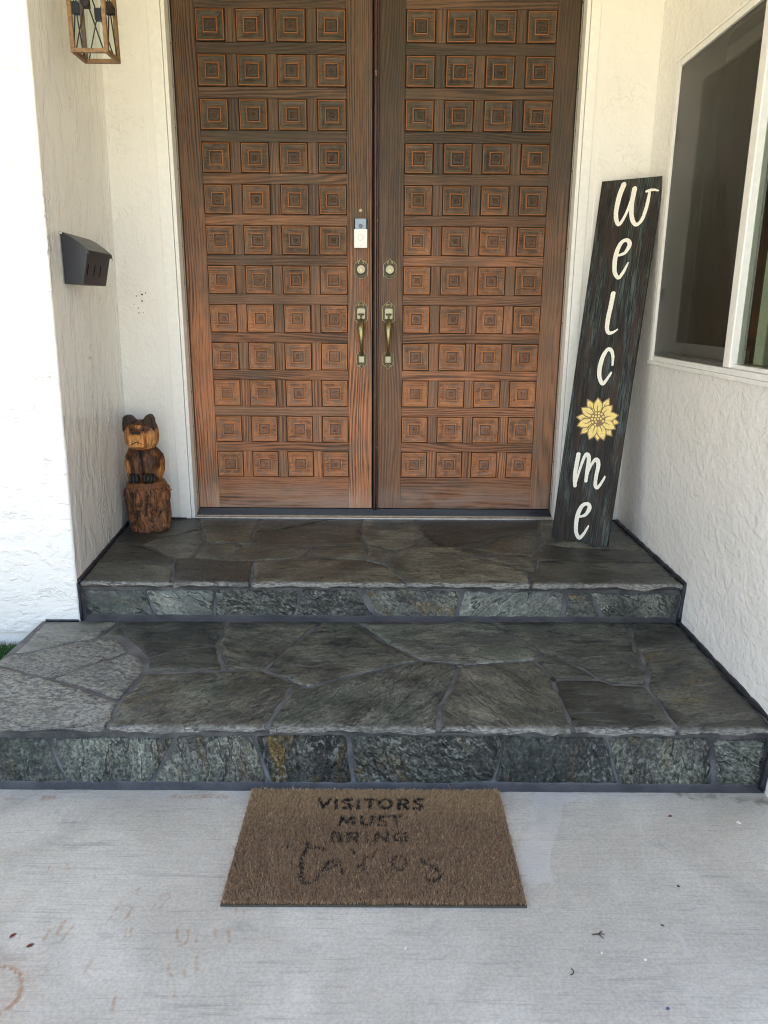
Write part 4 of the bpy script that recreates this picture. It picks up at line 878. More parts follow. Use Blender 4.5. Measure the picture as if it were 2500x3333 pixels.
# video doorbell
bx0, bx1, bz0, bz1 = -.1385, -.0762, 1.327, 1.4595; bc = (bx0 + bx1) / 2
m = MB(); m.box(bx0, bx1, -.021, -.001, bz0, bz1, .003); bell = m.build('video_doorbell', 'black', dl); bell['label'] = 'video doorbell with blue camera window and white lower half'
m = MB(); m.box(bx0 + .0045, bx1 - .0045, -.0225, -.0200, 1.4125, bz1 - .001, .001); m.build('camera_window', 'bell_blue', bell)
m = MB(); m.box(bx0 - .0003, bx1 + .0003, -.0235, -.002, bz0 - .0003, 1.412, .0025); m.build('cover', 'bell_white', bell)
m = MB(); m.disc((bc, 1.425), .0098, -.0245, -.0222, 28, .001); m.build('camera_lens', 'lens_glass', bell)
m = MB(); m.tube([(bc + .0135 * math.cos(a), -.0236, 1.3735 + .0135 * math.sin(a)) for a in np.linspace(0, 2 * math.pi, 41)], .0007, 5, False); m.build('button_ring', 'grey_ring', bell)
m = MB(); m.tube([(bc + .0110 * math.cos(a), -.0236, 1.3735 + .0110 * math.sin(a)) for a in np.linspace(0, 2 * math.pi, 41)], .0004, 5, False); m.build('button_ring', 'grey_ring', bell)
def text_mesh(body, size, mat, parent, loc, name):
    cu = bpy.data.curves.new(name, 'FONT'); cu.body = body; cu.size = size; cu.align_x = 'CENTER'; cu.extrude = .0001
    o = bpy.data.objects.new(name, cu); COL.objects.link(o); dg = bpy.context.evaluated_depsgraph_get(); me = bpy.data.meshes.new_from_object(o.evaluated_get(dg))
    bpy.data.objects.remove(o); me.transform(Matrix.Rotation(math.pi / 2, 4, 'X')); me.materials.clear(); me.materials.append(MAT[mat])
    q = bpy.data.objects.new(name, me); link(q, parent); q.location = Vector(loc) - origin(parent); return q
text_mesh('ring', .0085, 'grey_ring', bell, (bc, -.0238, 1.337), 'lettering')

# ---- casing, jamb, threshold
def frame():
    t = thing('door_frame', 'white painted casing and metal threshold around the double doors', 'door frame', (-.04, YW, 0))
    for s, xo, xi, xj in ((-1, -1.034, -.9765, -.9575), (1, .943, .9005, .8815)):
        m = MB(); m.box(xo, xi, YW - .004, YW + .03, .002, 2.50, .002); m.build('casing', 'trim_white', t)
        m = MB(); m.box(xi + (-s) * .0022, xj, YW + .001, YW + .015, .002, 2.46, .0015); m.build('brickmould_bead', 'trim_white', t)
        m = MB(); m.box(xi + s * .02, xj + s * .0005, YW + .0155, .045, .002, 2.46); m.build('jamb', 'trim_white', t)
        e = -.9535 if s < 0 else .8775
        m = MB(); m.box(xj, e, -.004, .043, .03, 2.44); m.build('weatherstrip', 'oak_dark', t)
        m = MB(); m.box(xj + .0002 * s, xj - s * .0008, -.034, -.022, .03, 2.44); m.build('metal_strip', 'brass_bright', t)
        for k in range(14): m2 = MB(); z = .12 + k * .172; m2.box(xj - s * .0010, xj - s * .0030, -.031, -.025, z, z + .006); m2.build('strip_nail', 'brass_dark', t)
    m = MB(); m.box(-1.034, .943, YW - .004, YW + .03, 2.5005, 2.56, .002); m.build('head_casing', 'trim_white', t)
    m = MB(); m.box(-.976, .90, YW + .0155, .045, 2.4405, 2.50); m.build('head_jamb', 'trim_white', t)
    # ridged black sweep ramp and aluminium sill
    ys, zs = [], []; P = []
    k = 7
    for i in range(k):
        a = i / k; y = -.004 - a * .052; z = .0325 - a * .020; P += [(y, z), (y - .003, z + .0008), (y - .0052, z - .0002), (y - .0058, z - .0030)]
    P.append((-.058, .006)); xa, xb = -.9565, .8805; V = [(x, y, z) for x in (xa, xb) for y, z in P]; n = len(P)
    meshobj('door_sweep', V, [(i, i + 1, n + i + 1, n + i) for i in range(n - 1)], 'black_rubber', t)
    P = [(-.056, .0075), (-.060, .0110), (-.066, .0105), (-.069, .0070), (-.078, .0068), (-.081, .0095), (-.086, .0085), (-.090, .0055), (-.0905, .0)]
    V = [(x, y, z) for x in (-.976, .900) for y, z in P]; n = len(P)
    meshobj('aluminium_sill', V, [(i, i + 1, n + i + 1, n + i) for i in range(n - 1)], 'aluminium', t)
    m = MB(); m.box(-.9565, .8805, -.003, .04, .0, .030); m.build('sill_core', 'black_rubber', t)
    m = MB(); m.box(-.976, -.9572, -.088, .04, .0, .012); m.build('sill_end', 'aluminium', t)
frame()

# ================================================================== WINDOW
def window():
    t = thing('sliding_window', 'white vinyl sliding window with dark insect screen in the right wall', 'window', (1.22, (WY0 + WY1) / 2, WZ0))
    fo = 1.196; w = .040
    def bar(name, y0, y1, z0, z1, x0, x1, mat='vinyl_white', b=.002, par=t):
        m = MB(); m.box(x0, x1, y0, y1, z0, z1, b); return m.build(name, mat, par)
    a, b, c, d = WY0, WY1, WZ0, WZ1
    bar('frame_rail', a - w, b + w, c, c + .020, fo, 1.30); bar('frame_rail', a - w, b + w, d - .024, d, fo, 1.30)
    bar('frame_stile', a, a - .030, c - .0005, d + .0005, fo - .001, 1.30); bar('frame_stile', b, b + .030, c - .0005, d + .0005, fo - .001, 1.30)
    bar('sill_lip', a + .010, b - .01, c - .016, c - .0006, fo - .004, 1.24); bar('inner_track', a - .032, b + .032, c + .0205, c + .034, fo + .016, 1.298)
    bar('head_lip', a + .010, b - .01, d + .0008, d + .012, fo - .002, 1.24); bar('head_track', a - .032, b + .032, d - .040, d - .0245, fo + .016, 1.298)
    my = -1.150
    bar('meeting_stile', my + .022, my - .030, c + .0215, d - .0255, fo + .003, 1.245, b=.004)
    # left leaf: screen, then sash and glass behind
    m = MB(); y0, y1 = a - .036, my + .018; m.add([(1.206, y0 + .0055, c + .021), (1.206, y1, c + .021), (1.206, y1, d - .0245), (1.206, y0 + .0055, d - .0245)], [(0, 1, 2, 3)]); s = m.build('insect_screen', 'insect_screen', t)
    for z in (1.10, 1.72): bar('screen_clip', a - .034, a - .050, z, z + .035, 1.2075, 1.212, 'iron', .001)
    bar('inner_sash_stile', y0 - .002, y0 - .052, c + .036, d - .042, 1.262, 1.290, 'vinyl_white', .003)
    bar('inner_sash_rail', y0 - .0525, y1, c + .036, c + .082, 1.263, 1.289, 'vinyl_white', .003); bar('inner_sash_rail', y0 - .0525, y1, d - .09, d - .042, 1.263, 1.289, 'vinyl_white', .003)
    m = MB(); m.add([(1.276, y0 - .05, c + .08), (1.276, y1, c + .08), (1.276, y1, d - .088), (1.276, y0 - .05, d - .088)], [(0, 1, 2, 3)]); m.build('window_pane', 'window_glass', t)
    # right leaf: glass close to the outside
    y0, y1 = my - .0305, b + .034
    m = MB(); m.add([(1.226, y0, c + .036), (1.226, y1, c + .036), (1.226, y1, d - .042), (1.226, y0, d - .042)], [(0, 1, 2, 3)]); m.build('window_pane', 'window_glass', t)
    bar('inner_sash_stile', my - .055, my - .118, c + .036, d - .042, 1.268, 1.30, 'vinyl_white', .003)
    o = bar('sash_latch', my - .075, my - .100, 1.36, 1.43, 1.250, 1.267, 'vinyl_white', .004)
    m = MB(); m.tube([(1.252, my - .088, 1.43), (1.244, my - .098, 1.445), (1.244, my - .115, 1.44), (1.25, my - .118, 1.41)], .005, 8); m.build('latch_lever', 'vinyl_white', o, smooth=True)
window()
def curtain():
    ys = np.arange(-2.4, -.15, .012); V, F = [], []
    for z in (0.4, 2.5):
        for y in ys: V.append((1.50 + .018 * math.sin(y * 42) + .012 * math.sin(y * 97 + 1), y, z))
    n = len(ys)
    F = [(i, i + 1, n + i + 1, n + i) for i in range(n - 1)]
    o = meshobj('curtain', V, F, 'curtain', smooth=True, loc=(1.5, -1.2, .4)); o['label'] = 'olive brown curtain hanging behind the window glass'; o['category'] = 'curtain'
curtain()
# ================================================================== SDF shapes for flat paint
def smooth_stroke(pts, k=6):
    P = np.array(pts, float)
    if len(P) < 3: return P
    Q = np.vstack([2 * P[0] - P[1], P, 2 * P[-1] - P[-2]]); out = []
    for i in range(1, len(Q) - 2):
        for j in range(k):
            u = j / k; a, b, c, d = Q[i - 1], Q[i], Q[i + 1], Q[i + 2]
            out.append(.5 * ((2 * b) + (c - a) * u + (2 * a - 5 * b + 4 * c - d) * u * u + (3 * b - a - 3 * c + d) * u ** 3))
    out.append(P[-1]); return np.array(out)
def sd_stroke(S, X, Y):
    d = np.full(X.shape, 9.)
    for a, b in zip(S[:-1], S[1:]):
        ab = b[:2] - a[:2]; L2 = max(ab @ ab, 1e-12); u = np.clip(((X - a[0]) * ab[0] + (Y - a[1]) * ab[1]) / L2, 0, 1)
        d = np.minimum(d, np.hypot(X - a[0] - u * ab[0], Y - a[1] - u * ab[1]) - (a[2] + (b[2] - a[2]) * u))
    return d
def sd_poly(P, X, Y):
    P = np.array(P); d = np.full(X.shape, 9.); ins = np.zeros(X.shape, bool)
    for i in range(len(P)):
        a, b = P[i - 1], P[i]; ab = b - a; L2 = max(ab @ ab, 1e-12); u = np.clip(((X - a[0]) * ab[0] + (Y - a[1]) * ab[1]) / L2, 0, 1)
        d = np.minimum(d, np.hypot(X - a[0] - u * ab[0], Y - a[1] - u * ab[1]))
        ins ^= ((a[1] > Y) != (b[1] > Y)) & (X < (b[0] - a[0]) * (Y - a[1]) / (b[1] - a[1] + 1e-15) + a[0])
    return np.where(ins, -d, d)
def march(fn, x0, x1, y0, y1, h, zc=0.0):
    xs = np.arange(x0, x1 + h, h); ys = np.arange(y0, y1 + h, h); X, Y = np.meshgrid(xs, ys); D = fn(X, Y)
    V, F, cache = [], [], {}
    def vert(key, p):
        if key not in cache: cache[key] = len(V); V.append((p[0], p[1], zc))
        return cache[key]
    I = D < 0; ny, nx = D.shape
    for j in range(ny - 1):
        i = 0
        while i < nx - 1:
            q = (I[j, i], I[j, i + 1], I[j + 1, i + 1], I[j + 1, i])
            if all(q):
                k = i
                while k < nx - 1 and I[j, k + 1] and I[j + 1, k + 1]: k += 1
                F.append((vert((0, j, i), (xs[i], ys[j])), vert((0, j, k), (xs[k], ys[j])), vert((0, j + 1, k), (xs[k], ys[j + 1])), vert((0, j + 1, i), (xs[i], ys[j + 1])))); i = k; continue
            if any(q):
                c = [(j, i), (j, i + 1), (j + 1, i + 1), (j + 1, i)]; poly = []
                for a in range(4):
                    (ja, ia), (jb, ib) = c[a], c[(a + 1) % 4]
                    if I[ja, ia]: poly.append(vert((0, ja, ia), (xs[ia], ys[ja])))
                    if I[ja, ia] != I[jb, ib]:
                        u = D[ja, ia] / (D[ja, ia] - D[jb, ib]); key = (1,) + tuple(sorted((c[a], c[(a + 1) % 4])))
                        poly.append(vert(key, (xs[ia] + (xs[ib] - xs[ia]) * u, ys[ja] + (ys[jb] - ys[ja]) * u)))
                if len(poly) > 2: F.append(tuple(poly))
            i += 1
    return V, F

# ================================================================== WELCOME BOARD
def sign():
    s = Vector(SIGN['s']); t_ = Vector(SIGN['t']); n = s.cross(t_); o = Vector(SIGN['o']); W, L = SIGN['W'], SIGN['L']
    M = Matrix(((s.x, t_.x, n.x, o.x), (s.y, t_.y, n.y, o.y), (s.z, t_.z, n.z, o.z + .002), (0, 0, 0, 1)))
    if n.y > 0: pass
    T = thing('welcome_board', 'tall dark wooden board with white script letters and a sunflower, leaning in the right corner', 'sign', matrix=M)
    fz = 1 if n.y < 0 else -1
    m = MB(); m.box(0, W, 0, L, -fz * .016 if fz > 0 else 0, 0 if fz > 0 else .016, .0012)
    m.build('board', 'sign_board', T, local=True)
    def wob(X, Y, D, a=.0009): 
        return D + a * np.sin(X * 420 + 1.3 * np.sin(Y * 300)) * np.sin(Y * 390)
    labels = dict(w='w', e='e', l='l', c='c', m='m', E='e')
    for k, strokes in LET.items():
        S = [smooth_stroke(q) for q in strokes]; A = np.vstack(S); r = .012
        fn = lambda X, Y: wob(X, Y, np.minimum.reduce([sd_stroke(q, X, Y) for q in S]), .0006)
        V, F = march(fn, A[:, 0].min() - r, A[:, 0].max() + r, A[:, 1].min() - r, A[:, 1].max() + r, .0016)
        V = [(x, y, fz * .0009) for x, y, z in V]; meshobj('painted_letter', V, F, 'sign_paint_white', T, local=True)
    # smear by the last letter
    S = smooth_stroke([(LET['E'][0][-1][0] + .004, LET['E'][0][-1][1] - .012, .002), (LET['E'][0][-1][0] + .001, LET['E'][0][-1][1] - .03, .0025)])
    # sunflower
    C = np.array(FC)
    def leaf(tip, base_r, hw):
        tip = np.array(tip); d = tip - C; L_ = np.hypot(*d); d /= L_; nrm = np.array([-d[1], d[0]]); b = base_r
        pr = [(0, .35), (.18, .72), (.38, .98), (.55, 1.0), (.72, .78), (.86, .42), (1, 0)]
        pts = [C + d * (b + (L_ - b) * u) + nrm * hw * w_ for u, w_ in pr] + [C + d * (b + (L_ - b) * u) - nrm * hw * w_ for u, w_ in pr[::-1][1:]]
        return pts
    sc = FS
    def vein(tip, r0, r1, w):
        tip = np.array(tip); d = tip - C; L_ = np.hypot(*d); d /= L_; nrm = np.array([-d[1], d[0]])
        a = C + d * r0; b = C + d * (r0 + (L_ - r0) * .52) + nrm * sc * 6
        return np.array([[a[0], a[1], w], [(a[0] + b[0]) / 2 + nrm[0] * sc * 5, (a[1] + b[1]) / 2 + nrm[1] * sc * 5, w * .8], [b[0], b[1], w * .1]])
    bigb = [leaf(q, 60 * sc, 66 * sc) for q in FTL]; smb = [leaf(q, 90 * sc, 52 * sc) for q in FTS]
    def shrink(X, Y, P, m): return sd_poly(P, X, Y) + m
    def brown(X, Y):
        d = np.hypot(X - C[0], Y - C[1]) - 110 * sc
        for P in bigb + smb: d = np.minimum(d, sd_poly(P, X, Y) - 1.5 * sc)
        return d
    def yellow(X, Y):
        y = np.full(X.shape, 9.)
        for P, tp in zip(smb, FTS):
            a = shrink(X, Y, P, 13 * sc); a = np.maximum(a, -sd_stroke(vein(tp, 150 * sc, 0, 6 * sc), X, Y)); y = np.minimum(y, a)
        for P in bigb: y = np.maximum(y, -(sd_poly(P, X, Y)))
        for P, tp in zip(bigb, FTL):
            a = shrink(X, Y, P, 13 * sc); a = np.maximum(a, -sd_stroke(vein(tp, 95 * sc, 0, 7 * sc), X, Y))
            for P2 in bigb:
                if P2 is not P: pass
            y = np.minimum(y, a)
        y = np.maximum(y, 102 * sc - np.hypot(X - C[0], Y - C[1]))
        for q in FD: y = np.minimum(y, np.hypot(X - q[0], Y - q[1]) - 14 * sc)
        return y
    R = 300 * sc
    V, F = march(brown, C[0] - R, C[0] + R, C[1] - R * 1.05, C[1] + R * 1.05, .0014)
    f = meshobj('sunflower', [(x, y, fz * .0008) for x, y, z in V], F, 'sign_paint_brown', T, local=True)
    V, F = march(yellow, C[0] - R, C[0] + R, C[1] - R * 1.05, C[1] + R * 1.05, .0012)
    meshobj('sunflower_petal', [(x, y, fz * .0014) for x, y, z in V], F, 'sign_paint_yellow', f, local=True)
sign()

# ================================================================== CARVED BEAR ON A LOG
def bear():
    cx, cy = -1.137, -.272
    T = thing('bear_carving', 'chainsaw-carved wooden bear with dark ears sitting on a bark-covered log in the left corner', 'statue', (cx, cy, .0))
    NS = 96
    def loft(name, levels, fn, col, mat, smooth=True, sub=True, cap=True, par=T):
        z = [l[0] for l in levels]; zz = np.linspace(z[0], z[-1], 60 if sub else len(z))
        V, Cc = [], []
        ip = lambda k, q: float(np.interp(q, z, [l[k] for l in levels]))
        for q in zz:
            for k in range(NS):
                a = 2 * math.pi * k / NS; ca, sa = math.cos(a), math.sin(a); e = ip(5, q)
                c1 = abs(ca) ** (2 / e) * math.copysign(1, ca); s1 = abs(sa) ** (2 / e) * math.copysign(1, sa)
                x = cx + ip(3, q) + ip(1, q) * c1; y = cy + ip(4, q) + ip(2, q) * s1
                d = fn(x - cx, y - cy, q, a); L_ = math.hypot(c1, s1)
                V.append((x + d * ca, y + d * sa, q)); Cc.append((*col(x - cx, y - cy, q, a), 1) if col else (1, 1, 1, 1))
        n = len(zz); F = [(j * NS + k, j * NS + (k + 1) % NS, (j + 1) * NS + (k + 1) % NS, (j + 1) * NS + k) for j in range(n - 1) for k in range(NS)]
        if cap: F += [tuple((n - 1) * NS + k for k in range(NS)), tuple(range(NS))[::-1]]
        return meshobj(name, V, F, mat, par, smooth=smooth, attrs={'paint': Cc} if col else None)
    front = lambda a: max(0, -math.sin(a))
    # log with bark plates
    def barkd(x, y, z, a):
        g = fbm(math.cos(a) * 3.2 + 5, math.sin(a) * 3.2, z * 7, 4); h = fbm(math.cos(a) * 9, math.sin(a) * 9, z * 26, 3)
        return .0085 * math.copysign(abs(g) ** .6, g) + .0035 * h
    loft('log', [(0.001, .094, .092, 0, 0, 2), (.02, .099, .096, 0, 0, 2), (.10, .103, .099, 0, 0, 2), (.17, .102, .099, 0, 0, 2), (.205, .103, .099, 0, 0, 2), (.213, .097, .093, 0, 0, 2)], barkd, None, 'bark')
    tan = (.46, .185, .062); tanl = (.58, .28, .115); dark = (.055, .026, .016); mid = (.17, .075, .032)
    lerp = lambda a, b, u: tuple(a[i] + (b[i] - a[i]) * min(1, max(0, u)) for i in range(3))
    def colr(x, y, z, a):
        n = .5 + .6 * fbm(x * 25, y * 25, z * 25); return lerp(mid, (.24, .105, .045), n)
    loft('log_shoulder', [(.2135, .0965, .092, 0, 0, 2), (.222, .095, .090, 0, 0, 2.2), (.240, .083, .080, .0, 0, 2.2), (.2435, .070, .07, 0, 0, 2.2)], lambda x, y, z, a: .002 * fbm(x * 30, y * 30, z * 30), colr, 'carved_wood')
    m = MB(); m.add([(cx + .098, cy - .03, .185), (cx + .124, cy - .035, .196), (cx + .112, cy - .03, .212), (cx + .096, cy - .02, .222), (cx + .104, cy - .045, .205), (cx + .130, cy - .034, .203)], [(0, 1, 4), (1, 5, 4), (4, 5, 2), (4, 2, 3), (0, 4, 3), (0, 3, 2, 5, 1)]); m.build('bark_splinter', 'bark', T)
    # body: two forearms meeting at the slit
    def slit(z): return .004 + (.39 - z) * .085
    def bodyd(x, y, z, a):
        f = front(a); xs = x - slit(z) + .002
        arm = f * .012 * (abs(math.sin(min(abs(xs), .09) / .09 * math.pi)) ** .7) * min(1, max(0, (z - .24) / .03))
        cut = -.020 * math.exp(-(xs / .0035) ** 2) * f if z < .385 else 0
        gr = .0027 * math.sin(a * 40 + 9 * fbm(x * 9, y * 9, z * 9) + z * 30)
        return arm + cut + gr + .002 * fbm(x * 22, y * 22, z * 14)
    def bodyc(x, y, z, a):
        f = front(a); xs = abs(x - .004); n = .022 * fbm(x * 26, y * 26, z * 12, 3)
        lim = .060 - (.355 - z) * .34 if x < 0 else .072 - (.33 - z) * .22
        u = (xs + n - lim) / .008
        if z > .362: u = -1
        c = lerp(dark, mid, .35 + .9 * fbm(x * 40, y * 40, z * 14)); c = lerp(c, lerp(tan, tanl, .5 + fbm(x * 60, y * 60, z * 10)), u)
        if abs(x - slit(z) + .002) < .0045 and f > .3: c = (.006, .004, .004)
        return c
    loft('body', [(.240, .070, .066, -.004, 0, 2.2), (.255, .078, .074, -.003, 0, 2.2), (.29, .086, .080, 0, 0, 2.3), (.335, .090, .082, .0, 0, 2.3), (.365, .084, .074, 0, 0, 2.2), (.392, .066, .060, -.002, 0, 2.2), (.410, .05, .05, -.004, 0, 2)], bodyd, bodyc, 'carved_wood')
    # paws with claws
    for s, x0 in ((-1, -.028), (1, .040)):
        m = MB(); m.box(cx + x0 - .026, cx + x0 + .024, cy - .100, cy - .060, .2445, .290, .009); p = m.build('paw', 'paw_black', T, smooth=False)
        for k in range(3):
            xx = cx + x0 - .0165 + k * .0165; m = MB(); m.tube([(xx, cy - .088, .288), (xx, cy - .099, .280), (xx, cy - .103, .262), (xx, cy - .102, .246)], [.005, .0072, .0070, .005], 8); m.build('claw', 'paw_black', p, smooth=True)
    # head
    def headd(x, y, z, a):
        f = front(a); g = .0024 * math.sin(a * 46 + 7 * fbm(x * 12, y * 12, z * 6)) * (1 if z < .5 else .4)
        br = .006 * f * math.exp(-((z - .513) / .012) ** 2)
        ey = -.006 * f * math.exp(-((z - .496) / .014) ** 2) * math.exp(-((abs(x) - .030) / .016) ** 2)
        return g + br + ey + .0012 * fbm(x * 30, y * 30, z * 30)
    def headc(x, y, z, a):
        f = front(a); n = .016 * fbm(x * 30, y * 30, z * 18, 3)
        low = .474 + .018 * min(1, abs(x) / .06) + n
        c = lerp(tan, tanl, .5 + fbm(x * 50, y * 50, z * 8))
        c = lerp(c, lerp(dark, mid, .3 + fbm(x * 30, y * 30, z * 30)), (z - low) / .008)
        mk = math.exp(-(((abs(x) - .026) / .022) ** 2 + ((z - .492) / .016) ** 2)) * f
        c = lerp(c, (.13, .050, .026), mk * 1.6)
        if f > .5 and abs(x) < .012 and z > .50 and z < .515: c = lerp(c, tan, .8)
        if z > .528: c = lerp(c, dark, .8)
        return c
    loft('head', [(.390, .040, .042, -.004, -.006, 2), (.402, .058, .056, -.004, -.008, 2.2), (.425, .071, .064, -.003, -.010, 2.4), (.455, .0755, .066, -.002, -.012, 2.6), (.490, .0745, .064, -.002, -.010, 2.6), (.511, .068, .056, -.002, -.006, 2.5), (.525, .052, .044, -.002, -.002, 2.3), (.531, .030, .028, -.002, 0, 2)], headd, headc, 'carved_wood')
    # flat-cut muzzle, nose, mouth, eyes
    hx = cx - .002; fy = cy - .078
    V = [(-.024, .006, .405), (.024, .006, .405), (-.034, -.020, .414), (.036, -.020, .414), (-.035, -.040, .420), (.037, -.040, .420), (-.033, -.030, .470), (.035, -.030, .470), (-.022, -.020, .488), (.024, -.020, .488), (-.040, .025, .47), (.042, .025, .47), (-.040, .025, .414), (.042, .025, .414), (-.026, .02, .492), (.028, .02, .492)]
    F = [(0, 1, 3, 2), (2, 3, 5, 4), (4, 5, 7, 6), (6, 7, 9, 8), (2, 4, 6, 10, 12), (3, 13, 11, 7, 5), (0, 2, 12), (1, 13, 3), (8, 9, 15, 14), (6, 8, 14, 10), (7, 11, 15, 9)]
    o = meshobj('muzzle', [(hx + x, fy + y + .006, z) for x, y, z in V], F, 'carved_wood', T, attrs={'paint': [(.50, .225, .072, 1)] * 8 + [(.30, .13, .05, 1)] * 2 + [(.46, .21, .07, 1)] * 6})
    bm = bmesh.new(); bm.from_mesh(o.data); bmesh.ops.recalc_face_normals(bm, faces=bm.faces[:]); bm.to_mesh(o.data); bm.free()
    my = fy - .030
    m = MB(); m.tube([(hx - .029, my + .0005, .4315), (hx - .022, my - .0005, .4305), (hx + .003, my + .0010, .4440), (hx + .030, my - .0002, .4340)], [.0012, .0023, .0021, .0013], 6); m.build('mouth', 'black', o)
    m = MB(); m.box(hx - .019, hx + .021, fy - .032, fy + .004, .4790, .4895, .0045); m.build('nose', 'paw_black', T, smooth=True)
    def ball(c, r, n=12):
        V, F = [], []
        for j in range(n + 1):
            for k in range(n * 2):
                th, ph = math.pi * j / n, math.pi * k / n; V.append((c[0] + r * math.sin(th) * math.cos(ph), c[1] + r * math.sin(th) * math.sin(ph), c[2] + r * math.cos(th)))
        for j in range(n):
            for k in range(n * 2): F.append((j * 2 * n + k, j * 2 * n + (k + 1) % (2 * n), (j + 1) * 2 * n + (k + 1) % (2 * n), (j + 1) * 2 * n + k))
        return V, F
    for s in (-1, 1):
        V, F = ball((hx + s * .0288, fy - .001, .4965), .0068); meshobj('eye', V, F, 'eye_black', T, smooth=True)
    # ears
    for s in (-1, 1):
        if s < 0: out = [(-.0775, .482), (-.0765, .52), (-.072, .549), (-.062, .5575), (-.044, .557), (-.032, .548), (-.018, .532), (-.030, .522), (-.052, .512), (-.068, .49)]
        else: out = [(.0725, .484), (.068, .52), (.065, .546), (.056, .559), (.045, .563), (.035, .556), (.025, .543), (.014, .530), (.030, .520), (.048, .51), (.062, .495)][::-1]
        m = MB(); m.plate([(hx + a, b) for a, b in out], cy - .052, cy - .004, .004)
        n = len(m.v); o = meshobj('ear', m.v, m.f, 'carved_wood', T, attrs={'paint': [(.040, .026, .020, 1)] * n})
        bm = bmesh.new(); bm.from_mesh(o.data); bmesh.ops.recalc_face_normals(bm, faces=bm.faces[:]); bm.to_mesh(o.data); bm.free()
bear()

# ================================================================== MAILBOX
def mailbox():
    ya, yb = -.9026, -.655; T = thing('wall_mailbox', 'black metal wall mailbox with sloping lid and three slots on the left wall', 'mailbox', (-1.19, (ya + yb) / 2, 1.12))
    m = MB()
    def xw(y): return XL(y, 1.2) + .004
    def body(y, e=0): return [(xw(y), y, 1.128), (-1.116, y, 1.126), (-1.090, y, 1.236), (-1.110, y, 1.256), (-1.14, y, 1.278), (xw(y), y, 1.300)]
    a, b = body(ya + .006), body(yb - .004); m.add(a + b, [(0, 1, 2, 3, 4, 5), (6, 11, 10, 9, 8, 7)] + [(i, i + 6, (i + 1) % 6 + 6, (i + 1) % 6) for i in range(6)])
    bo = m.build('box', 'mailbox_paint', T)
    m = MB(); P = [(None, 1.312), (-1.165, 1.304), (-1.14, 1.291), (-1.11, 1.270), (-1.0835, 1.247), (-1.0815, 1.233)]
    V = []
    for y in (ya, yb):
        for off in (0, -.0025):
            for x, z in P: V.append(((xw(y) if x is None else x) , y, z + off))
    n = len(P)
    F = [(i, i + 1, 2 * n + i + 1, 2 * n + i) for i in range(n - 1)] + [(n + i, 3 * n + i, 3 * n + i + 1, n + i + 1) for i in range(n - 1)] + [(i, n + i, n + i + 1, i + 1) for i in range(n - 1)] + [(2 * n + i, 2 * n + i + 1, 3 * n + i + 1, 3 * n + i) for i in range(n - 1)] + [(n - 1, 2 * n - 1, 4 * n - 1, 3 * n - 1)]
    # skirt of the lid on the near and far side
    b0 = len(V)
    for y, yi in ((ya + .0004, 0), (yb - .0004, 1)):
        for x, z in P: V.append((xw(y) if x is None else x, y, z)); 
        for x, z in P: V.append((xw(y) if x is None else x, y, z - .014))
    for q in range(2):
        s = b0 + q * 2 * n; F += [(s + i, s + i + 1, s + n + i + 1, s + n + i) for i in range(n - 1)]
    meshobj('lid', V, F, 'mailbox_paint', T)
    # flange of the front sheet turned round the near side
    m = MB(); m.add([(-1.116 - .010, ya + .003, 1.127), (-1.1145, ya + .003, 1.1265), (-1.0888, ya + .003, 1.234), (-1.099, ya + .003, 1.236)], [(0, 1, 2, 3)]); m.build('side_flange', 'mailbox_paint', T)
    for yc in (-.872, -.805, -.745):
        f = lambda z, d=.0008: -1.116 + (z - 1.126) / .110 * .026 + d
        m = MB(); z0, z1 = 1.158, 1.199
        m.add([(f(z0 + .004), yc - .0055, z0 + .004), (f(z0 - .002), yc, z0 - .002), (f(z0 + .004), yc + .0045, z0 + .004), (f(z1 - .004), yc + .0045, z1 - .004), (f(z1 + .003), yc, z1 + .003), (f(z1 - .004), yc - .0055, z1 - .004)], [(0, 1, 2, 3, 4, 5)])
        m.build('slot', 'black', T)
    m = MB(); m.disc((xw(ya) + .004, 1.306), .0042, ya - .0025, ya, 14, .001); m.build('rivet', 'chip_white', T)
mailbox()

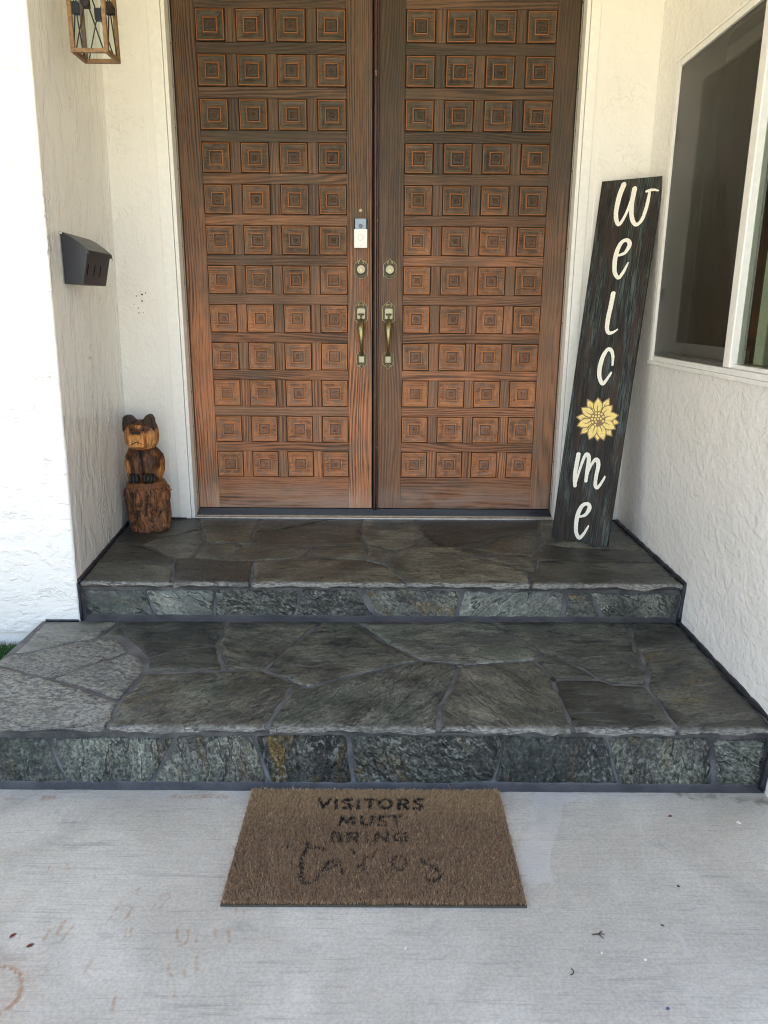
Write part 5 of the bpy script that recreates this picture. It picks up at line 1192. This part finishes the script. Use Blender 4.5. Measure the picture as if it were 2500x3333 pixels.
# ================================================================== LANTERN
def lantern():
    x0, x1, y0, y1, z0, z1 = -1.083, -.953, -.90, -.770, 1.895, 2.205
    T = thing('wall_lantern', 'square wall lantern with brown metal frame and crossed wire bars, top left corner', 'lantern', (XL(-.83, 2), -.835, 2.0))
    b = .0135; m = MB()
    for x in (x0, x1 - b):
        for y in (y0, y1 - b): m.box(x, x + b, y, y + b, z0 + b + .0005, z1 - b - .0005, .001)
    o = m.build('corner_post', 'lantern_wood', T)
    for z in (z0, z1 - b):
        m = MB(); m.box(x0, x1, y0, y0 + b, z, z + b, .001); m.box(x0, x1, y1 - b, y1, z, z + b, .001)
        m.box(x0, x0 + b, y0 + b + .0004, y1 - b - .0004, z, z + b, .001); m.box(x1 - b, x1, y0 + b + .0004, y1 - b - .0004, z, z + b, .001)
        m.build('lantern_frame', 'lantern_wood', T)
    zc = (z0 + z1) / 2; xc, yc = (x0 + x1) / 2, (y0 + y1) / 2; r = .0024
    def crossbars(P):
        m = MB()
        for sa in (-1, 1):
            for sz in (-1, 1): m.tube([P(sa * .046, sz * (.155 - b)), P(sa * .009, sz * .018)], r, 6)
        c = P(0, 0); m.box(c[0] - .0115, c[0] + .0115, c[1] - .0115, c[1] + .0115, zc - .019, zc + .019, .002)
        m.build('cross_bar', 'iron', T)
    crossbars(lambda a, z: (xc + a, y0 + .006, zc + z)); crossbars(lambda a, z: (xc + a, y1 - .006, zc + z))
    crossbars(lambda a, z: (x0 + .006, yc + a, zc + z)); crossbars(lambda a, z: (x1 - .006, yc + a, zc + z))
    m = MB(); m.tube([(xc + .013 * math.cos(a), y0 - .008, zc - .004 + .013 * math.sin(a)) for a in np.linspace(0, 2 * math.pi, 25)], .0028, 6, False); m.build('latch_ring', 'iron', T, smooth=True)
    m = MB(); m.tube([(x1 + .008, yc + .013 * math.cos(a), zc - .006 + .013 * math.sin(a)) for a in np.linspace(0, 2 * math.pi, 25)], .0028, 6, False); m.build('latch_ring', 'iron', T, smooth=True)
    g = .0095
    for V in ([(x0 + b, y0 + g, z0 + b), (x1 - b, y0 + g, z0 + b), (x1 - b, y0 + g, z1 - b), (x0 + b, y0 + g, z1 - b)], [(x0 + b, y1 - g, z0 + b), (x1 - b, y1 - g, z0 + b), (x1 - b, y1 - g, z1 - b), (x0 + b, y1 - g, z1 - b)],
              [(x0 + g, y0 + b, z0 + b), (x0 + g, y1 - b, z0 + b), (x0 + g, y1 - b, z1 - b), (x0 + g, y0 + b, z1 - b)], [(x1 - g, y0 + b, z0 + b), (x1 - g, y1 - b, z0 + b), (x1 - g, y1 - b, z1 - b), (x1 - g, y0 + b, z1 - b)]):
        meshobj('glass_pane', V, [(0, 1, 2, 3)], 'clear_glass', T)
    m = MB(); m.add([(x0 - .01, y0 - .01, z1), (x1 + .01, y0 - .01, z1), (x1 + .01, y1 + .01, z1), (x0 - .01, y1 + .01, z1), (xc - .02, yc - .02, z1 + .07), (xc + .02, yc - .02, z1 + .07), (xc + .02, yc + .02, z1 + .07), (xc - .02, yc + .02, z1 + .07)],
                    [(0, 3, 2, 1), (4, 5, 6, 7), (0, 1, 5, 4), (1, 2, 6, 5), (2, 3, 7, 6), (3, 0, 4, 7)]); m.build('cap', 'iron', T)
    xb = XL(yc, 2.3); m = MB(); m.tube([(xc, yc, z1 + .069), (xc, yc, z1 + .10), ((xc + xb) / 2, yc, z1 + .13), (xb, yc, z1 + .10)], .007, 8); m.build('bracket_arm', 'iron', T, smooth=True)
    m = MB(); m.box(xb - .01, xb + .014, yc - .055, yc + .055, z1 + .02, z1 + .19, .004); m.build('back_plate', 'iron', T)
lantern()

# ================================================================== DOORMAT
def mat_():
    xa, xb, ya, yb = -.3885, .3635, -2.294, -1.8405
    T = thing('doormat', 'brown coir doormat reading VISITORS MUST BRING Tacos on the concrete below the steps', 'doormat', ((xa + xb) / 2, (ya + yb) / 2, Z2))
    m = MB(); m.box(xa, xb, ya, yb, Z2 + .0005, Z2 + .006, .001); m.build('backing', 'mat_back', T)
    z = Z2 + .006
    meshobj('pile_base', [(xa + .004, ya + .004, z + .0008), (xb - .004, ya + .004, z + .0008), (xb - .004, yb - .004, z + .0008), (xa + .004, yb - .004, z + .0008)], [(0, 1, 2, 3)], 'twig', T)
    n = 130000
    bx = rng.uniform(xa + .002, xb - .002, n); by = rng.uniform(ya + .002, yb - .002, n)
    hh = rng.uniform(.008, .0135, n); a = rng.uniform(0, 2 * math.pi, n)
    ln = np.abs(rng.normal(0, .0055, n)); cl = rng.random(n) < .012; ln = np.where(cl, ln * 2.6 + .006, ln)
    tx, ty = bx + np.cos(a) * ln, by + np.sin(a) * ln
    wa = rng.uniform(0, math.pi, n); w = rng.uniform(.00045, .0009, n); wx, wy = np.cos(wa) * w, np.sin(wa) * w
    mx, my = bx + (tx - bx) * .35, by + (ty - by) * .35
    V = np.stack([np.column_stack([bx - wx, by - wy, np.full(n, z)]), np.column_stack([bx + wx, by + wy, np.full(n, z)]), np.column_stack([mx + wx, my + wy, z + hh * .65]), np.column_stack([mx - wx, my - wy, z + hh * .65]), np.column_stack([tx, ty, z + hh * np.where(cl, 1.15, 1)])], 1).reshape(-1, 3)
    # print
    ink = np.zeros(n)
    for dens, r, lines in MT:
        for l in lines:
            l = np.array(l); x0, y0 = l.min(0) - r * 3; x1, y1 = l.max(0) + r * 3
            q = (bx > x0) & (bx < x1) & (by > y0) & (by < y1); Q = np.column_stack([bx[q], by[q]]); d = np.full(len(Q), 9.)
            for p0, p1 in zip(l[:-1], l[1:]):
                ab = p1 - p0; u = np.clip(((Q - p0) @ ab) / max(ab @ ab, 1e-12), 0, 1); d = np.minimum(d, np.hypot(*(Q - p0 - u[:, None] * ab).T))
            ink[q] = np.maximum(ink[q], dens * (d < r * (1.2 if r < .0058 else .9) + rng.normal(0, r * .22, len(Q))))
    inked = rng.random(n) < ink
    wear = np.array([fbm(x * 4.5, y * 4.5, 3) for x, y in zip(bx[::40], by[::40])]).repeat(40)[:n]
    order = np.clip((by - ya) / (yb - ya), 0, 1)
    g = np.clip(rng.normal(1, .24, n), .45, 1.8); golden = np.clip((order - .62) / .3, 0, 1)[:, None]  # fibres lighter and more golden towards the back edge
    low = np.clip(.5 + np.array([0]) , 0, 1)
    base = np.array([.35, .215, .125]) * (1 - golden) + np.array([.48, .31, .165]) * golden
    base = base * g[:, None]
    pale = rng.random(n) < .045; base[pale] = np.array([.55, .40, .23]) * g[pale, None]
    base[inked] = np.array([.016, .016, .020]) * g[inked, None]
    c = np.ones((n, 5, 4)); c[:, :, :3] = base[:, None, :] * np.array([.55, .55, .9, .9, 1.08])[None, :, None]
    me = bpy.data.meshes.new('coir_pile'); V = V.astype(np.float32)
    me.vertices.add(5 * n); me.vertices.foreach_set('co', (V - np.array(T.location, dtype=np.float32)).ravel())
    idx = (np.arange(n) * 5)[:, None] + np.array([0, 1, 2, 3, 3, 2, 4])[None]; me.loops.add(7 * n); me.loops.foreach_set('vertex_index', idx.ravel().astype(np.int32))
    me.polygons.add(2 * n); st = (np.arange(n) * 7)[:, None] + np.array([0, 4])[None]; me.polygons.foreach_set('loop_start', st.ravel().astype(np.int32))
    me.update(calc_edges=True)
    at = me.attributes.new('fibre', 'FLOAT_COLOR', 'POINT'); at.data.foreach_set('color', c.reshape(-1, 4).astype(np.float32).ravel())
    me.materials.append(MAT['coir']); o = bpy.data.objects.new('coir_pile', me); link(o, T); o['kind'] = 'stuff'
mat_()

# ================================================================== DEBRIS ON THE CONCRETE
def debris():
    z = Z2
    x, y = DEB['twig']; m = MB(); m.tube([(x - .012, y, z + .0020), (x + .004, y + .001, z + .003), (x + .014, y + .010, z + .002)], [.0012, .0018, .0010], 6); m.tube([(x + .004, y + .001, z + .003), (x + .012, y - .012, z + .002)], [.0014, .0007], 6); m.tube([(x + .004, y + .001, z + .003), (x + .020, y + .001, z + .002)], [.0012, .0006], 6)
    o = m.build('twig', 'twig', loc=(x, y, z)); o['label'] = 'small forked brown twig lying on the concrete right of the doormat'; o['category'] = 'twig'
    x, y = DEB['curl']; m = MB(); m.tube([(x + .009 * math.cos(a), y + .009 * math.sin(a), z + .002) for a in np.linspace(-1.6, .9, 8)], .0012, 6)
    o = m.build('stem', 'twig', loc=(x, y, z)); o['label'] = 'tiny curled dry stem on the concrete in front of the doormat'; o['category'] = 'stem'
    def leaf(key, name, lab, mat, L, W, ang, cat, g=None):
        x, y = DEB[key]; ca, sa = math.cos(ang), math.sin(ang); pr = [(-1, 0), (-.5, .8), (0, 1), (.5, .75), (1, 0), (.5, -.75), (0, -1), (-.5, -.8)]
        V = [(x + (u * L) * ca - v * W * sa, y + u * L * sa + v * W * ca, z + .0018 + .0012 * abs(v)) for u, v in pr] + [(x, y, z + .001)]
        V += [(a, b, c - .0008) for a, b, c in V]
        F = [(i, (i + 1) % 8, 8) for i in range(8)] + [(9 + (i + 1) % 8, 9 + i, 17) for i in range(8)] + [(i, 9 + i, 9 + (i + 1) % 8, (i + 1) % 8) for i in range(8)]
        o = meshobj(name, V, F, mat, loc=(x, y, z)); o['label'] = lab; o['category'] = cat
        if g: o['group'] = g
    leaf('red1', 'fallen_petal', 'small dark red petal on the concrete near the right end of the step', 'leaf_red', .007, .0035, .2, 'petal')
    leaf('red2', 'dried_leaf', 'small reddish dried leaf, left one of two on the concrete', 'leaf_red', .009, .004, .9, 'leaf', 'dried leaves on the concrete')
    leaf('red3', 'dried_leaf', 'small reddish dried leaf, right one of two on the concrete', 'leaf_red', .009, .004, .6, 'leaf', 'dried leaves on the concrete')
    leaf('white', 'paint_chip', 'white paint chip on the concrete near the right wall', 'chip_white', .007, .005, -.5, 'paint chip')
    leaf('w2', 'paint_chip', 'white paint chip on open concrete in front of the twig, the farther right of two', 'chip_white', .004, .0028, .4, 'paint chip')
    leaf('w3', 'paint_chip', 'white paint chip on open concrete just in front of the twig', 'chip_white', .003, .0024, 1.4, 'paint chip')
    leaf('w4', 'paint_chip', 'white paint chip in front of the doormat middle', 'chip_white', .004, .0024, .9, 'paint chip')
    leaf('blue', 'blue_pebble', 'tiny blue grey pebble near the bottom of the picture', 'chip_blue', .005, .0035, .4, 'pebble')
    leaf('d2', 'seed', 'small dark brown seed on the concrete right of the twig', 'twig', .005, .0026, -.4, 'seed')
    leaf('dk', 'seed', 'small dark round seed on the concrete between doormat and right wall', 'twig', .0045, .0036, -.4, 'seed')
debris()
bpy.context.view_layer.update()
